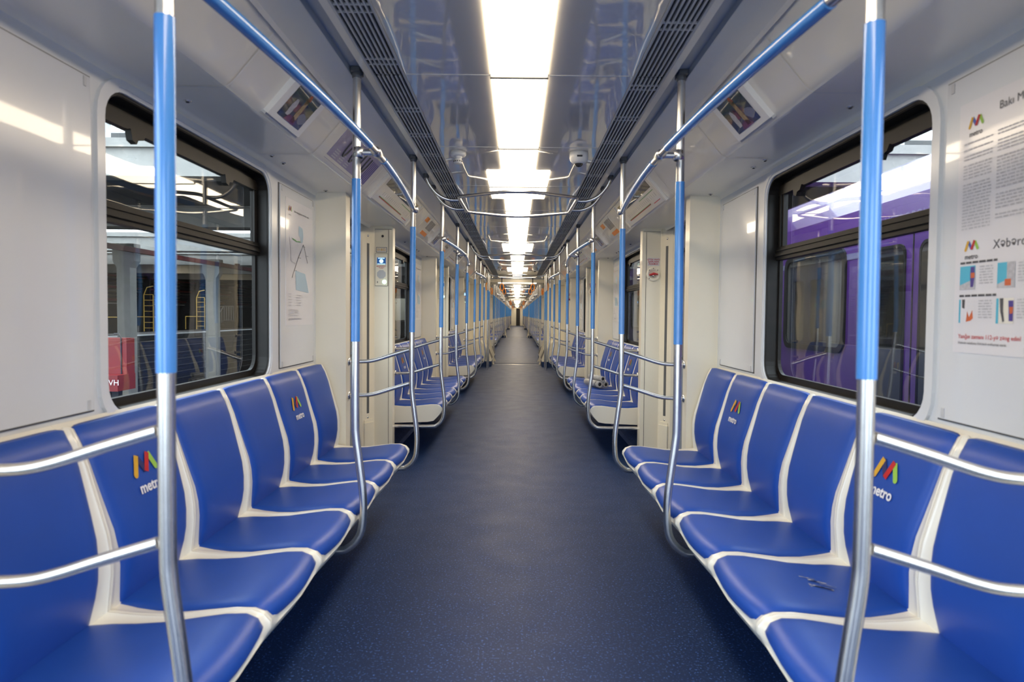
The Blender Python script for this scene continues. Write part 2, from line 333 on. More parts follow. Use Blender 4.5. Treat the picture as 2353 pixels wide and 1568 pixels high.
# ============================================================ structure of one carriage
def st(o, **k): return tag(o, kind='structure', **k)
def carriage_structure():
    made = []
    f = MB().box(-1.42, 1.42, Y0, Y1, -0.06, 0.0).build('floor', 'floor'); made.append(st(f))
    g = MB()
    for y in (Y1-.06, Y1-.02): g.box(-.56, .56, y, y+.018, 0, .004)
    g.build('threshold_strip', 'steel', f)
    # ceiling: centre panel plus its own side profile pieces
    c = MB().box(-.464, .464, Y0, Y1, ZC, ZC+.02).build('ceiling', 'ceil_gloss'); made.append(st(c))
    sm = MB()
    for k in range(-6, 11):
        y = 4.85 + 1.1125*k
        for s in (-1, 1): sm.box(s*.118, s*.462, y-.0035, y+.0035, ZC-.0015, ZC)
    sm.build('joint_strip', 'trim_white', c)
    fb = MB()
    for k in range(-6, 11):
        y = 4.85 + 1.1125*k; fb.box(-.22 if k % 4 == 0 else -.118, .22 if k % 4 == 0 else .118, y-.009, y+.009, ZC-.013, ZC)
    fb.build('light_divider', 'grey_strip', c)
    for s in (-1, 1):
        pr = [(.594, ZC-.006), (.594, ZC), (.630, 2.236), (.634, 2.262), (.688, 2.264), (.690, 2.240), (.694, 2.238)]
        a = MB()
        a.strip([(s*x, z) for x, z in pr[:3]], Y0, Y1, False); a.m = 1
        a.strip([(s*x, z) for x, z in pr[2:6]], Y0, Y1, False); a.m = 0
        a.strip([(s*x, z) for x, z in (pr[5], pr[6], (.80, 2.208), (.812, 2.196))], Y0, Y1, False)
        a.strip([(s*x, z) for x, z in ((.812, 2.196), (.820, 2.206), (.826, 2.199))], Y0, Y1, False)
        a.build('side_panel', ['ceil_side', 'ceil_groove'], c)
        cv = [(.824, 2.199)] + [(p.x, p.y) for p in fillet([(.824, 2.199, 0), (.98, 2.018, 0), (1.05, 2.018, 0)], .03)][1:]
        v = MB(); v.strip([(s*x, z) for x, z in cv[:6]], Y0, Y1); v.m = 1
        v.strip([(s*x, z) for x, z in cv[5:-1] + [(1.24, 2.018), (1.262, 2.012), (1.272, 1.99)]], Y0, Y1)
        for d in DOORS: v.box(s*1.26, s*1.42, d-.81, d+.81, 2.018, 2.06)
        made.append(st(v.build('trim_cove_' + SIDE[s], ['cove', 'soffit'])))
        j = MB()
        for y in [b+q for b in BENCH for q in (-.45, .45)] + [d+q for d in DOORS for q in (-.81, .81)]:
            j.strip([(s*(x-.002), z-.003) for x, z in cv[:-1] + [(1.24, 2.018)]], y-.004, y+.004)
        j.build('joint_strip', 'trim_white', made[-1])
        # side wall with a hole for each window
        W = MB()
        for b in BENCH: W.plate_hole(s*1.27, s*1.352, b-1.425, b+1.425, 0, 2.03, (b-.650, b+.650, .935, 1.955), .10)
        for a0, a1 in ((Y0, -.41), (14.56, Y1)): W.box(s*1.27, s*1.40, a0, a1, 0, 2.03)
        wl = st(W.build('wall_' + SIDE[s], 'wall_grey')); made.append(wl)
        r = MB()
        for b in BENCH: r.ring(s*1.262, s*1.272, (b-.675, b+.675, .910, 1.980), .125, (b-.651, b+.651, .934, 1.956), .101)
        for b in BENCH: r.ring(s*1.258, s*1.27, (b-.695, b+.695, .895, 1.995), .14, (b-.665, b+.665, .92, 1.97), .11)
        r.build('window_surround', 'wall_grey', wl)
        bb = MB()
        pf = [(s*1.27, .0), (s*1.10, .0), (s*1.115, .035), (s*1.20, .10), (s*1.255, .22), (s*1.27, .30)]
        for b in BENCH: bb.prism(pf, b-1.365, b+1.365)
        for a0, a1 in ((Y0, -.41), (14.56, Y1)): bb.prism(pf, a0, a1)
        made.append(st(bb.build('baseboard_' + SIDE[s], 'floor')))
    ro = MB().box(-1.40, 1.40, Y0, Y1+1.1, 2.40, 2.46)
    for s in (-1, 1): ro.box(s*1.36, s*1.42, Y0, Y1, 2.03, 2.42)
    made.append(st(ro.build('roof', 'depot_grey')))
    # open gangway to the next carriage
    for y0, y1, nm in ((Y1, Y1+.05, 'wall_gangway'), (Y1+1.05, Y1+1.1, 'wall_gangway')):
        p = MB()
        for s in (-1, 1):
            p.prism([(s*1.40, 0), (s*.56, 0), (s*.60, .10), (s*.72, .62), (s*.72, 2.0), (s*.68, 2.075), (s*.0, 2.075), (s*.0, 2.42), (s*1.40, 2.42)], y0, y1)
        made.append(st(p.build(nm, 'cream')))
    t = MB()
    for s in (-1, 1):
        for i in range(10):
            y = Y1+.05+i*.1; t.box(s*.80, s*.84, y, y+.06, 0, 2.16); t.box(s*.83, s*.87, y, y+.1, 0, 2.16)
    t.box(-.87, .87, Y1+.05, Y1+1.05, 2.12, 2.16)
    made.append(st(t.build('wall_bellows', 'grey_strip')))
    made.append(st(MB().box(-.9, .9, Y1, Y1+1.1, -.05, 0.003).box(-.58, .58, Y1+.3, Y1+.8, .003, .010).build('floor_gangway', 'floor')))
    return made
STR = carriage_structure()
for n in STR: freeze(n)
for c in range(1, NCAR):
    for n in STR:
        ch = {}
        for o in KIDS[n.name].get(n.name, []): ch.setdefault(n.name, []).append(o)
        k = copy_tree(n, ch); k.location.y += CAR*c
bk = MB()
for s in (-1, 1): bk.box(s*.95, s*1.42, Y0-.05, Y0, 0, 2.4)
bk.box(-.95, .95, Y0-.05, Y0, 2.12, 2.4)
st(bk.build('wall_back', 'cream'))
# end of the train: cream cab wall with a dark open doorway
ye = 74.41
e = MB(); e.box(-1.3, -.10, ye, ye+.05, 0, 2.4).box(.36, 1.3, ye, ye+.05, 0, 2.4).box(-.10, .36, ye, ye+.05, 2.02, 2.4)
st(e.build('wall_far', 'cream'))
ee = tag(empty('cab_door', (.13, ye+.3, 0)), 'dark glazed cab doorway at the very end of the train', 'door')
MB().box(-.23, .23, .0, .05, 0, 2.02).build('door_panel', 'dark', ee)  # near-black sheet filling the doorway, painted as its unlit inside
MB().box(-.27, -.23, -.32, .05, 0, 2.06).box(.23, .27, -.32, .05, 0, 2.06).box(-.27, .27, -.32, .05, 2.02, 2.06).build('door_frame', 'cream', ee)

# ============================================================ windows
def window_proto():
    o = empty('window_1', (1.30, 0, .94)); ox, oz = 1.30, .94
    f = MB()
    f.ring(-.026, .045, (-.6495, .6495, .936-oz, 1.954-oz), .095, (-.640, .640, .945-oz, 1.944-oz), .088)
    f.ring(-.030, -.020, (-.656, .656, .930-oz, 1.960-oz), .10, (-.642, .642, .943-oz, 1.946-oz), .09)
    f.ring(.028, .045, (-.645, .645, .94-oz, 1.95-oz), .09, (-.624, .624, .972-oz, 1.885-oz), .07)
    f.build('window_frame', 'rubber', o)
    t = MB().box(.012, .045, -.635, .635, 1.548-oz, 1.612-oz).box(.002, .012, -.638, .638, 1.566-oz, 1.578-oz).box(.006, .012, -.638, .638, 1.592-oz, 1.60-oz)
    t.build('transom', 'rubber', o)
    s = MB().box(.020, .042, .575, .630, 1.60-oz, 1.90-oz).box(.020, .042, -.630, -.600, 1.60-oz, 1.90-oz).box(.016, .042, -.63, .63, 1.872-oz, 1.92-oz)
    s.box(.012, .020, .59, .602, 1.61-oz, 1.89-oz)
    for y in (-.30, .40): s.prism([(y-.045, 1.876-oz), (y+.045, 1.876-oz), (y+.035, 1.84-oz), (y+.01, 1.832-oz), (y, 1.850-oz), (y-.03, 1.855-oz)], .008, .03, 'X')
    s.build('upper_sash', 'rubber', o)
    MB().box(.036, .040, -.628, .628, .965-oz, 1.56-oz).build('lower_pane', 'glass', o)
    MB().box(.030, .034, -.60, .60, 1.60-oz, 1.885-oz).build('upper_pane', 'glass', o)
    return o
wp = window_proto(); wn = 0
for c in range(NCAR):
    for b in BENCH:
        for s in (1, -1):
            wn += 1
            put(wp, (s*1.30, b + CAR*c, .94), s, kind='structure', name='window_%d' % wn)

# ============================================================ doors and pillars
def door_proto():
    o = empty('door_1', (1.36, 0, 0))
    for q in (-1, 1):
        a, b = sorted((q*.008, q*.66))
        hole = sorted((q*.09, q*.50))
        lf = MB().plate_hole(-.018, .018, a, b, 0.01, 2.02, (*hole, .92, 1.80), .07)
        lf.box(-.024, -.018, a+.012, a+.03, .02, 2.0)
        l = lf.build('door_leaf', 'door_blue', o)
        MB().ring(-.022, .0, (hole[0]-.01, hole[1]+.01, .91, 1.81), .075, (hole[0]+.01, hole[1]-.01, .93, 1.79), .06).build('window_seal', 'rubber', l)
        MB().box(-.004, .004, hole[0]-.005, hole[1]+.005, .915, 1.805).build('door_pane', 'glass', l)
    MB().box(-.02, .02, -.008, .008, .01, 2.02).build('rubber_edge', 'rubber', o)
    MB().box(-.10, -.03, -.62, .62, 0, .006).build('threshold', 'steel', o)
    return o
dp = door_proto(); dn = 0
for c in range(NCAR):
    for i, d in enumerate(DOORS):
        if c == 0 and i == 0: continue                 # this pair stands open to the depot
        for s in (1, -1):
            dn += 1; put(dp, (s*1.36, d + CAR*c, 0), s, kind='structure', name='door_%d' % dn)
def pillar_proto(q):        # q=+1: pillar on the far side of its door, right-hand wall
    o = empty('door_pillar', (1.17, 0, 0)); ox = 1.17
    X = lambda x: x - ox
    pl = [(X(1.08), q*-.05), (X(1.08), q*.05), (X(1.40), q*.05), (X(1.40), q*-.19), (X(1.335), q*-.19), (X(1.312), q*-.18), (X(1.245), q*-.057), (X(1.238), q*-.05)]
    MB().prism(pl, 0, 2.018, 'Z').build('column', 'cream', o)
    sm = MB()
    sm.box(X(1.113), X(1.1165), min(q*-.0505, q*-.052), max(q*-.0505, q*-.052), .05, 1.985)
    sm.box(X(1.09), X(1.235), min(q*-.0505, q*-.052), max(q*-.0505, q*-.052), 1.988, 1.991)
    sm.build('panel_seam', 'seam', o)
    # slanted face direction
    a = Vector((X(1.245), q*-.057, 0)); b = Vector((X(1.312), q*-.18, 0)); d = (b-a).normalized(); n = Vector((d.y, -d.x, 0))
    if n.x > 0: n = -n
    g = MB(); mid = (a+b)/2; w2 = .014
    def quad(z0, z1, hw, h, mb):
        p = [mid - d*hw, mid + d*hw, mid + d*hw + n*h, mid - d*hw + n*h]
        mb.prism([(v.x, v.y) for v in p], z0, z1, 'Z')
    quad(.40, 1.86, w2, .002, g); g.build('rubber_strip', 'grey_strip', o)
    r = MB(); quad(.0, .32, .055, .016, r); quad(.32, .345, .05, .008, r); r.build('base_flare', 'cream', o)
    k = MB()
    for z in (.365, 1.925): k.lathe(mid + Vector((0, 0, z)), n, [(.0, .006), (.007, .005), (.011, .001), (.0112, 0)], 12)
    k.build('screw', 'steel', o)
    return o
pf, pn = pillar_proto(1), pillar_proto(-1)
for c in range(NCAR):
    for i, d in enumerate(DOORS):
        for s in (1, -1):
            far = pf if s > 0 else pn; near = pn if s > 0 else pf
            y = d + CAR*c
            put(far, (s*1.17, y+.76, 0), s, kind='structure')
            if not (c == 0 and i == 0): put(near, (s*1.17, y-.76, 0), s, kind='structure')

# ============================================================ seats
def seat_surface():
    back = [(1.243, .936), (1.226, .952), (1.203, .945), (1.180, .900), (1.159, .845), (1.140, .780), (1.121, .715), (1.1036, .655), (1.095, .600), (1.093, .545), (1.097, .500), (1.105, .430)]
    seat = [(1.122, .446), (1.060, .440), (1.00, .436), (.92, .438), (.84, .448), (.77, .456), (.715, .456), (.680, .443), (.660, .420), (.658, .398)]
    wb = [.207, .209, .211, .210, .207, .202, .196, .189, .183, .177, .172, .165]
    ws = [.166, .176, .186, .195, .202, .207, .210, .210, .209, .206]
    return back, wb, seat, ws
def cushion(prof, wid, ox, oz, th, bulge_front=False, crease=None):
    n = len(prof); T = [-1, -.985, -.955, -.90, -.80, -.60, -.3, 0, .3, .60, .80, .90, .955, .985, 1]
    H = [-.25, .25, .62, .86, .97, 1.0, 1.0, 1.0, 1.0, 1.0, .97, .86, .62, .25, -.25]
    P = [Vector((x, z)) for x, z in prof]; vs = []
    ends = [0.0] * n
    rows = []
    for i in range(n):
        a = P[max(i-1, 0)]; b = P[min(i+1, n-1)]; t = (b-a).normalized(); nr = Vector((t.y, -t.x))
        if nr.x > 0 and abs(nr.x) > abs(nr.y): nr = -nr
        if nr.y < 0 and abs(nr.y) >= abs(nr.x): nr = -nr
        rows.append((P[i], nr))
    for i in range(n):
        p, nr = rows[i]; e = min(i, n-1-i); eh = (0.15, .72, .95)[e] if e < 3 else 1.0
        w_ = wid[i]
        cr = (i < 3) if i*2 < n else False
        if crease == 'end' and i > n//2: eh = (.5, .95, 1)[e] if e < 3 else 1
        elif crease == 'start' and i < n//2: eh = (.5, .95, 1)[e] if e < 3 else 1
        elif e == 0: w_ -= .012
        for t, h in zip(T, H):
            hh = th * (h * eh - 1.0)
            x = p.x + nr.x*hh; z = p.y + nr.y*hh
            if bulge_front and prof[i][0] < .86:
                k = max(0, (.86 - prof[i][0]) / .2); x -= .024 * k * (1 - t*t) - .010*k
            vs.append((x-ox, t*w_, z-oz))
    m = len(T); mb = MB()
    mb.add(vs, [(i*m+j, i*m+j+1, (i+1)*m+j+1, (i+1)*m+j) for i in range(n-1) for j in range(m-1)], True)
    return mb
def logo_strokes(mb, O, ux, uy, nrm, sc_, mats=4, lift=.0012):
    def cap(p0, p1, wd, r0, r1, mi, k):
        d = Vector((p1[0]-p0[0], p1[1]-p0[1])); L = d.length; d /= L; n = Vector((-d.y, d.x)); pts = []
        if r0: pts += [(Vector(p0) + (n*math.cos(a) - d*math.sin(a)*1.0)*wd) for a in [PI*j/8 for j in range(9)]]
        else: pts += [Vector(p0)+n*wd, Vector(p0)-n*wd]
        if r1: pts += [(Vector(p1) + (-n*math.cos(a) + d*math.sin(a))*wd) for a in [PI*j/8 for j in range(9)]]
        else: pts += [Vector(p1)-n*wd, Vector(p1)+n*wd]
        mb.m = mi; mb.add([O + ux*(p.x*sc_) + uy*(p.y*sc_) + nrm*(lift+k*.0003) for p in pts], [tuple(range(len(pts)))])
    w_ = .075
    cap((.28, .50), (.50, .12), w_, False, False, 1, 0)
    cap((.10, .10), (.28, .52), w_, True, False, 0, 1)
    cap((.50, .10), (.70, .52), w_, False, False, 2, 2)
    cap((.72, .50), (.90, .14), w_, False, True, 3, 1)
    mb.m = 0
def seat_proto(logo):
    back, wb, seat, ws = seat_surface(); ox, oz = .95, .28
    o = empty('passenger_seat', (ox, 0, oz))
    # shell: closed moulded profile with a raised lip along both edges
    off = lambda pts, k: [(x, z) for x, z in pts]
    prof = back + seat
    P = [Vector(p) for p in prof]; n = len(P); inn = []
    for i in range(n):
        a = P[max(i-1, 0)]; b = P[min(i+1, n-1)]; t = (b-a).normalized(); nr = Vector((t.y, -t.x))
        if nr.x > 0 and abs(nr.x) > abs(nr.y): nr = -nr
        if nr.y < 0 and abs(nr.y) >= abs(nr.x): nr = -nr
        inn.append((P[i], nr))
    under = [(.672, .385), (.700, .345), (.742, .300), (.80, .290), (1.09, .280), (1.262, .280), (1.262, .948)]
    cols = [(-.2245, .012), (-.2235, .007), (-.218, .0065), (-.214, .012), (-.19, .015), (-.15, .018), (0, .020), (.15, .018), (.19, .015), (.214, .012), (.218, .0065), (.2235, .007), (.2245, .012)]
    mb = MB(); vs = []; N = n + len(under)
    for v, dep in cols:
        for p, nr in inn: vs.append((p.x - nr.x*dep - ox, v, p.y - nr.y*dep - oz))
        for x, z in under:
            k = 1 - abs(v)/.2245
            vs.append((x - (.012*k if x < .75 else 0) - ox, v, z - oz))
    K = len(cols)
    mb.add(vs, [(j*N+i, j*N+(i+1) % N, (j+1)*N+(i+1) % N, (j+1)*N+i) for j in range(K-1) for i in range(N)], True)
    mb.add(vs[:N], [tuple(range(N))]); mb.add(vs[-N:], [tuple(range(N))[::-1]])
    s_ = mb.build('seat_shell', 'shell', o)
    try: s_.data.set_sharp_from_angle(angle=math.radians(50))
    except Exception: pass
    cushion(back, wb, ox, oz, .022, False, 'end').build('back_cushion', 'seat_blue', o)
    cushion(seat, ws, ox, oz, .022, True, 'start').build('seat_cushion', 'seat_blue', o)
    if logo:
        up = Vector((.29, 0, 1)).normalized(); rt = Vector((0, -1, 0)); nm = rt.cross(up)
        base = Vector((1.1410-ox, 0, .7835-oz))
        lg = MB(); logo_strokes(lg, base + rt*-.066 - up*.028 + nm*.002, rt, up, nm, .132)
        lg.build('metro_emblem', ['logo_yellow', 'logo_navy', 'logo_red', 'logo_green'], o)
        text('metro_lettering', 'metro', .046, base - up*.060 + nm*.004 + rt*.004, rt, up, 'logo_white', o, bold=.0012, xs=1.0)
    return o
sl, sp_ = seat_proto(True), seat_proto(False)
for c in range(NCAR):
    for b, by in enumerate(BENCH):
        for s in (1, -1):
            for i in range(6):
                lg = i in (1, 4)
                lab = 'blue padded seat%s, %s along the %s bench on the %s%s' % (' with metro logo' if lg else '', ORD[i] if i < 5 else 'last', BN[b], SIDE[s], cw(c))
                if c: lab = 'blue seat%s, %s along the %s bench on the %s%s' % (' with logo' if lg else '', ORD[i] if i < 5 else 'last', 'first' if b == 0 else BN[b], SIDE[s], cw(c))
                o = put(sl if lg else sp_, (s*.95, by + (i-2.5)*.45 + CAR*c, .28), s, lab, 'seat', 'seats of the %s bench on the %s%s' % (BN[b], SIDE[s], cw(c)))
                if c == 0 and b == 0 and s == 1 and i == 1:      # scuffed leather on this one cushion
                    sf = MB(); random.seed(3)
                    for k in range(9):
                        a = random.uniform(-.05, .05); x = random.uniform(-.07, .01); L = random.uniform(.012, .03); q = .0035
                        sf.add([(x-L, a+.02, .1603), (x-L+q, a+.024, .1603), (x+L, a-.004, .1603), (x+L-q, a-.010, .1603)], [(0, 1, 2, 3)])
                    sf.build('scuff_mark', 'wear', o)['label'] = 'pale scuffed patch in the blue leather'

# ============================================================ poles
PX = .673
def LEAN(mb, oz):            # the poles lean a touch towards the aisle at the top
    mb.v = [(x - .005*max(0, z+oz-1.0), y, z) for x, y, z in mb.v]; return mb
def pole_proto(kind):       # kind: 'end' with armrest rails, 'mid' plain, 'floor' straight to the floor
    ox = PX; nm = 'grab_pole'
    o = empty(nm, (ox, 0, .27 if kind != 'floor' else 0)); oz = .27 if kind != 'floor' else 0
    if kind == 'floor': path = [(0, 0, 0), (0, 0, 2.262)]
    else:
        p = [(1.12, .258), (.78, .258), (.71, .272), (.662, .325), (.648, .40), (.648, .50), (.662, .62), (.677, .74), (.68, .82), (.68, 1.1)]
        path = [(q.x-.68, 0, q.y-oz) for q in spline([(x, z, 0) for x, z in p], 5)] + [(0, 0, 2.262-oz)]
    LEAN(MB().tube(path, .0165, 14), oz).build('steel_tube', 'steel', o)
    LEAN(MB().cyl((0, 0, 1.143-oz), (0, 0, 1.815-oz), .0185, 18), oz).build('blue_sleeve', 'blue_tube', o)
    c = MB().lathe((0, 0, 2.215-oz), (0, 0, 1), [(.0165, .012), (.019, .012), (.020, .022), (.020, .045)], 14)
    for q in (-1, 1): c.box(-.018, .018, q*.028-.010, q*.028+.010, 2.244-oz, 2.262-oz)
    LEAN(c, oz).build('ceiling_socket', 'grey_strip', o)
    if kind == 'end':
        for z in (1.03, .812):
            r = MB(); pts = spline([(.69, 1.0*z, 0), (.80, z-.034, 0), (.90, z-.066, 0), (.97, z-.078, 0), (1.075, z-.080, 0)], 5)
            r.tube([(p.x-ox, 0, p.y-oz) for p in pts], .0125, 12)
            ro = r.build('armrest_rail', 'steel', o)
            MB().lathe((1.080-ox, 0, z-.080-oz), (-1, 0, 0), [(.0, 0), (.026, 0), (.026, .006), (.016, .010), (.0125, .012)], 16).build('wall_flange', 'steel', ro)
        MB().lathe((1.10-ox, 0, .258-oz), (-1, 0, 0), [(.0, 0), (.028, 0), (.028, .008), (.017, .012)], 14).build('foot_flange', 'steel', o)
    return o
pe, pm, pfl = pole_proto('end'), pole_proto('mid'), pole_proto('floor')
POS = {-1: 'near end', 0: 'middle', 1: 'far end'}
for c in range(NCAR):
    for b, by in enumerate(BENCH):
        for s in (1, -1):
            for k in (-1, 0, 1):
                y = by + .04 + k*1.44 + CAR*c
                put(pm if k == 0 else pe, (s*PX, y, .27), s,
                    '%s grab pole, %s of the %s bench on the %s%s' % ('plain' if k == 0 else 'railed', POS[k], 'first' if c and b == 0 else BN[b], SIDE[s], cw(c)),
                    'grab pole', 'grab poles along the %s side%s' % (SIDE[s], cw(c)))
    for s in (1, -1):
        ends = [(14.58, 'beyond the last door'), (15.30, 'beside the gangway')] + ([] if c == 0 else [(-.36, 'before the first door'), (-1.18, 'just past the gangway')])
        for y, t in ends:
            put(pfl, (s*PX, y + CAR*c, 0), s, 'straight blue-sleeved grab pole %s on the %s%s' % (t, SIDE[s], cw(c)), 'grab pole', 'grab poles along the %s side%s' % (SIDE[s], cw(c)))

# bowed overhead handrail along each bench
def bow_proto():
    ox, oz = PX, 1.924
    o = empty('overhead_handrail', (ox, 0, oz))
    bx = lambda y: .585 + .079 * min(1, abs(y)/1.44)**1.7 - ox
    def seg(y0, y1, r, n=14): return MB().tube([(bx(y0+(y1-y0)*i/n), y0+(y1-y0)*i/n, 0) for i in range(n+1)], r, 14)
    seg(-1.43, 1.43, .0145, 30).build('steel_tube', 'steel', o)
    for a, b in ((-1.30, -.13), (.13, 1.36)): seg(a, b, .0170).build('blue_sleeve', 'blue_tube', o)
    j = MB().cyl((bx(0), 0, 0), (-.013, 0, 0), .0135, 12)
    j.lathe((bx(0), -.025, 0), (0, 1, 0), [(.0145, 0), (.021, .004), (.021, .046), (.0145, .05)], 14)
    j.lathe((-.013, 0, -.022), (0, 0, 1), [(.0165, 0), (.023, .004), (.023, .04), (.0165, .044)], 14)
    j.build('centre_bracket', 'steel', o)
    for q in (-1, 1):
        MB().lathe((-.013, q*1.44, -.02), (0, 0, 1), [(.0165, 0), (.024, .005), (.024, .035), (.0165, .04)], 14).build('end_clamp', 'steel', o)
    return o
bp_ = bow_proto()
for c in range(NCAR):
    for b, by in enumerate(BENCH):
        for s in (1, -1):
            put(bp_, (s*PX, by + .04 + CAR*c, 1.924), s, 'bowed blue overhead handrail above the %s bench on the %s%s' % ('first' if c and b == 0 else BN[b], SIDE[s], cw(c)), 'handrail', 'overhead handrails')

# ceiling grab hoop over each door area
def hoop_proto():
    o = empty('ceiling_grab_hoop', (0, 0, 2.085)); r = .0125
    loop = [(-.42, -.33, 0), (0, -.60, 0), (.42, -.33, 0), (.41, .33, 0), (0, .60, 0), (-.41, .33, 0)]
    L = [Vector(p) for p in loop]; pts = []
    for i in range(6):
        a, b, c_ = L[i-1], L[i], L[(i+1) % 6]; rr = .05 if i in (0, 2, 3, 5) else .22
        p0 = b + (a-b).normalized()*rr; p1 = b + (c_-b).normalized()*rr
        for j in range(7):
            t = j/6; pts.append(p0*(1-t)**2 + b*2*t*(1-t) + p1*t*t)
    pts.append(pts[0]); MB().tube(pts, r, 12, False).build('hoop_tube', 'steel', o)
    for sx in (-1, 1):
        for y in (-.20, .20):
            p = spline([(sx*.415, y, 0), (sx*.50, y, .002), (sx*.57, y-.01, .03), (sx*.625, y-.02, .085), (sx*.655, y-.03, .14), (sx*.66, y-.03, .178)], 5)
            a = MB().tube(p, r, 12).build('support_arm', 'steel', o)
            MB().lathe((sx*.66, y-.03, .15), (0, 0, 1), [(.0125, 0), (.020, .0), (.022, .03)], 12).build('ceiling_socket', 'grey_strip', a)
    return o
hp = hoop_proto()
for c in range(NCAR):
    for i, d in enumerate(DOORS):
        if c == 0 and i == 0: continue
        n = i if c == 0 else i+1
        put(hp, (0, d + CAR*c, 2.085), 1, 'steel grab hoop hanging from the ceiling at the %s doorway%s' % (ORD[n-1] if c else ['', 'nearest', 'second', 'third'][i], cw(c)), 'grab hoop', 'ceiling grab hoops')

# ============================================================ ceiling lights, vents, cameras
def light_proto(kind):
    o = MB(); a, b = .009, 1.1035; W, N_, L = .215, .113, .49
    if kind == 0: pl = [(-N_, a), (N_, a), (N_, b), (-N_, b)]
    elif kind == 1: pl = [(-W, a), (W, a), (W, L), (N_, L), (N_, b), (-N_, b), (-N_, L), (-W, L)]
    else: pl = [(-N_, a), (N_, a), (N_, b-L), (W, b-L), (W, b), (-W, b), (-W, b-L), (-N_, b-L)]
    o.prism(pl, -.008, 0, 'Z')
    return o.build('ceiling_light', 'lamp')
lp = [light_proto(k) for k in range(3)]
for c in range(NCAR):
    n = 0
    for k in range(-5 if c == 0 else -6, 10):
        kd = 1 if k % 4 == 0 else (2 if (k+1) % 4 == 0 else 0)
        y = 4.85 + 1.1125*k + CAR*c
        shape = ['plain glowing ceiling light panel', 'glowing T-shaped ceiling light panel, wide end nearest', 'glowing T-shaped ceiling light panel, wide end farthest'][kd]
        put(lp[kd], (0, y, ZC), 1, '%s, %s in the row%s' % (shape, ORD[n], cw(c)), 'ceiling light', 'ceiling light panels'); n += 1
def vent_proto(L=4.45):
    o = empty('ceiling_vent', (.529, 0, ZC)); g = MB()
    for i in range(8):
        x = -.061 + i*.0174; g.box(x-.0035, x+.0035, .01, L-.01, -.004, .006)
    g.box(-.066, -.058, 0, L, -.005, .004).box(.058, .066, 0, L, -.005, .004)
    k = 0
    y = .1
    while y < L-.05:
        g.box(-.062, .062, y, y+.006, -.003, .004).box(-.062, .062, y+.05, y+.056, -.003, .004); y += .43
    g.build('vent_grille', 'vent_slat', o)
    MB().box(-.064, .064, 0, L, .030, .034).box(-.068, -.064, 0, L, 0, .034).box(.064, .068, 0, L, 0, .034).build('duct_back', 'dark', o)
    return o
vp = vent_proto()
for c in range(NCAR):
    for k in range(4):
        for s in (1, -1):
            y = -1.825 + 4.45*k + CAR*c
            put(vp, (s*.529, y if s > 0 else y+4.45, ZC), s, 'long slatted ceiling vent, %s of its row on the %s%s' % (ORD[k], SIDE[s], cw(c)), 'vent', 'slatted ceiling vents')
def dome_proto():
    o = empty('security_camera', (.36, 0, ZC))
    MB().lathe((0, 0, 0), (0, 0, -1), [(.0, 0), (.054, 0), (.056, .012), (.056, .034), (.050, .050), (.034, .064), (.026, .066)], 24).build('camera_housing', 'white_plastic', o)
    MB().lathe((0, 0, -.060), (0, 0, -1), [(.026, 0), (.024, .013), (.016, .022), (0, .026)], 20).build('lens_dome', 'dark_glass', o)
    MB().box(-.016, .016, -.0565, -.0545, -.036, -.026).build('front_badge', 'dark', o)
    return o
def det_proto():
    o = empty('smoke_detector', (-.36, 0, ZC))
    MB().lathe((0, 0, 0), (0, 0, -1), [(.0, 0), (.046, 0), (.047, .018), (.042, .028), (.024, .030)], 24).build('detector_base', 'white_plastic', o)
    h = MB().lathe((0, 0, -.028), (0, 0, -1), [(.024, 0), (.024, .010), (.020, .011), (.020, .022), (.025, .023), (.025, .042), (.0, .044)], 20).build('sensor_head', 'white_plastic', o)
    v = MB()
    for k in range(12):
        a = 2*PI*k/12; v.box(.0245*math.cos(a)-.003, .0245*math.cos(a)+.003, .0245*math.sin(a)-.003, .0245*math.sin(a)+.003, -.062, -.056)
    v.build('vent_slots', 'dark', h)
    return o
do, de = dome_proto(), det_proto()
for c in range(NCAR):
    for k, y in enumerate((3.85, 13.2)):
        t = 'before the %s doorway' % ('nearest' if k == 0 and c == 0 else 'second' if k == 0 else ('third' if c == 0 else 'fourth'))
        put(do, (.36, y + CAR*c, ZC), 1, 'white dome security camera on the ceiling %s%s' % (t, cw(c)), 'security camera', 'dome cameras')
        put(de, (-.36, y + CAR*c, ZC), 1, 'white smoke detector on the ceiling %s%s' % (t, cw(c)), 'smoke detector', 'smoke detectors')

# ============================================================ wall panels beside the windows
def panel_proto():
    o = empty('wall_panel', (1.27, 0, .965)); h = .98
    MB().box(-.003, .0, -.288, .288, -.006, h+.006).build('panel_gap', 'seam', o)
    MB().box(-.009, -.003, -.280, .280, .0, h).build('panel_cover', 'panel_gloss', o)
    for y in (-.255, .255):
        for z in (.018, h-.018): MB().box(-.012, -.009, y-.006, y+.006, z-.014, z+.014).build('panel_clip', 'grey_plastic', o)
    return o
pp = panel_proto()
for c in range(NCAR):
    for b, by in enumerate(BENCH):
        for s in (1, -1):
            for q in (-1, 1):
                put(pp, (s*1.27, by + .035 + q*1.035 + CAR*c, .965), s, 'glossy grey wall panel %s the window over the %s bench on the %s%s' % ('before' if q < 0 else 'after', 'first' if c and b == 0 else BN[b], SIDE[s], cw(c)), 'wall panel', 'glossy wall panels')

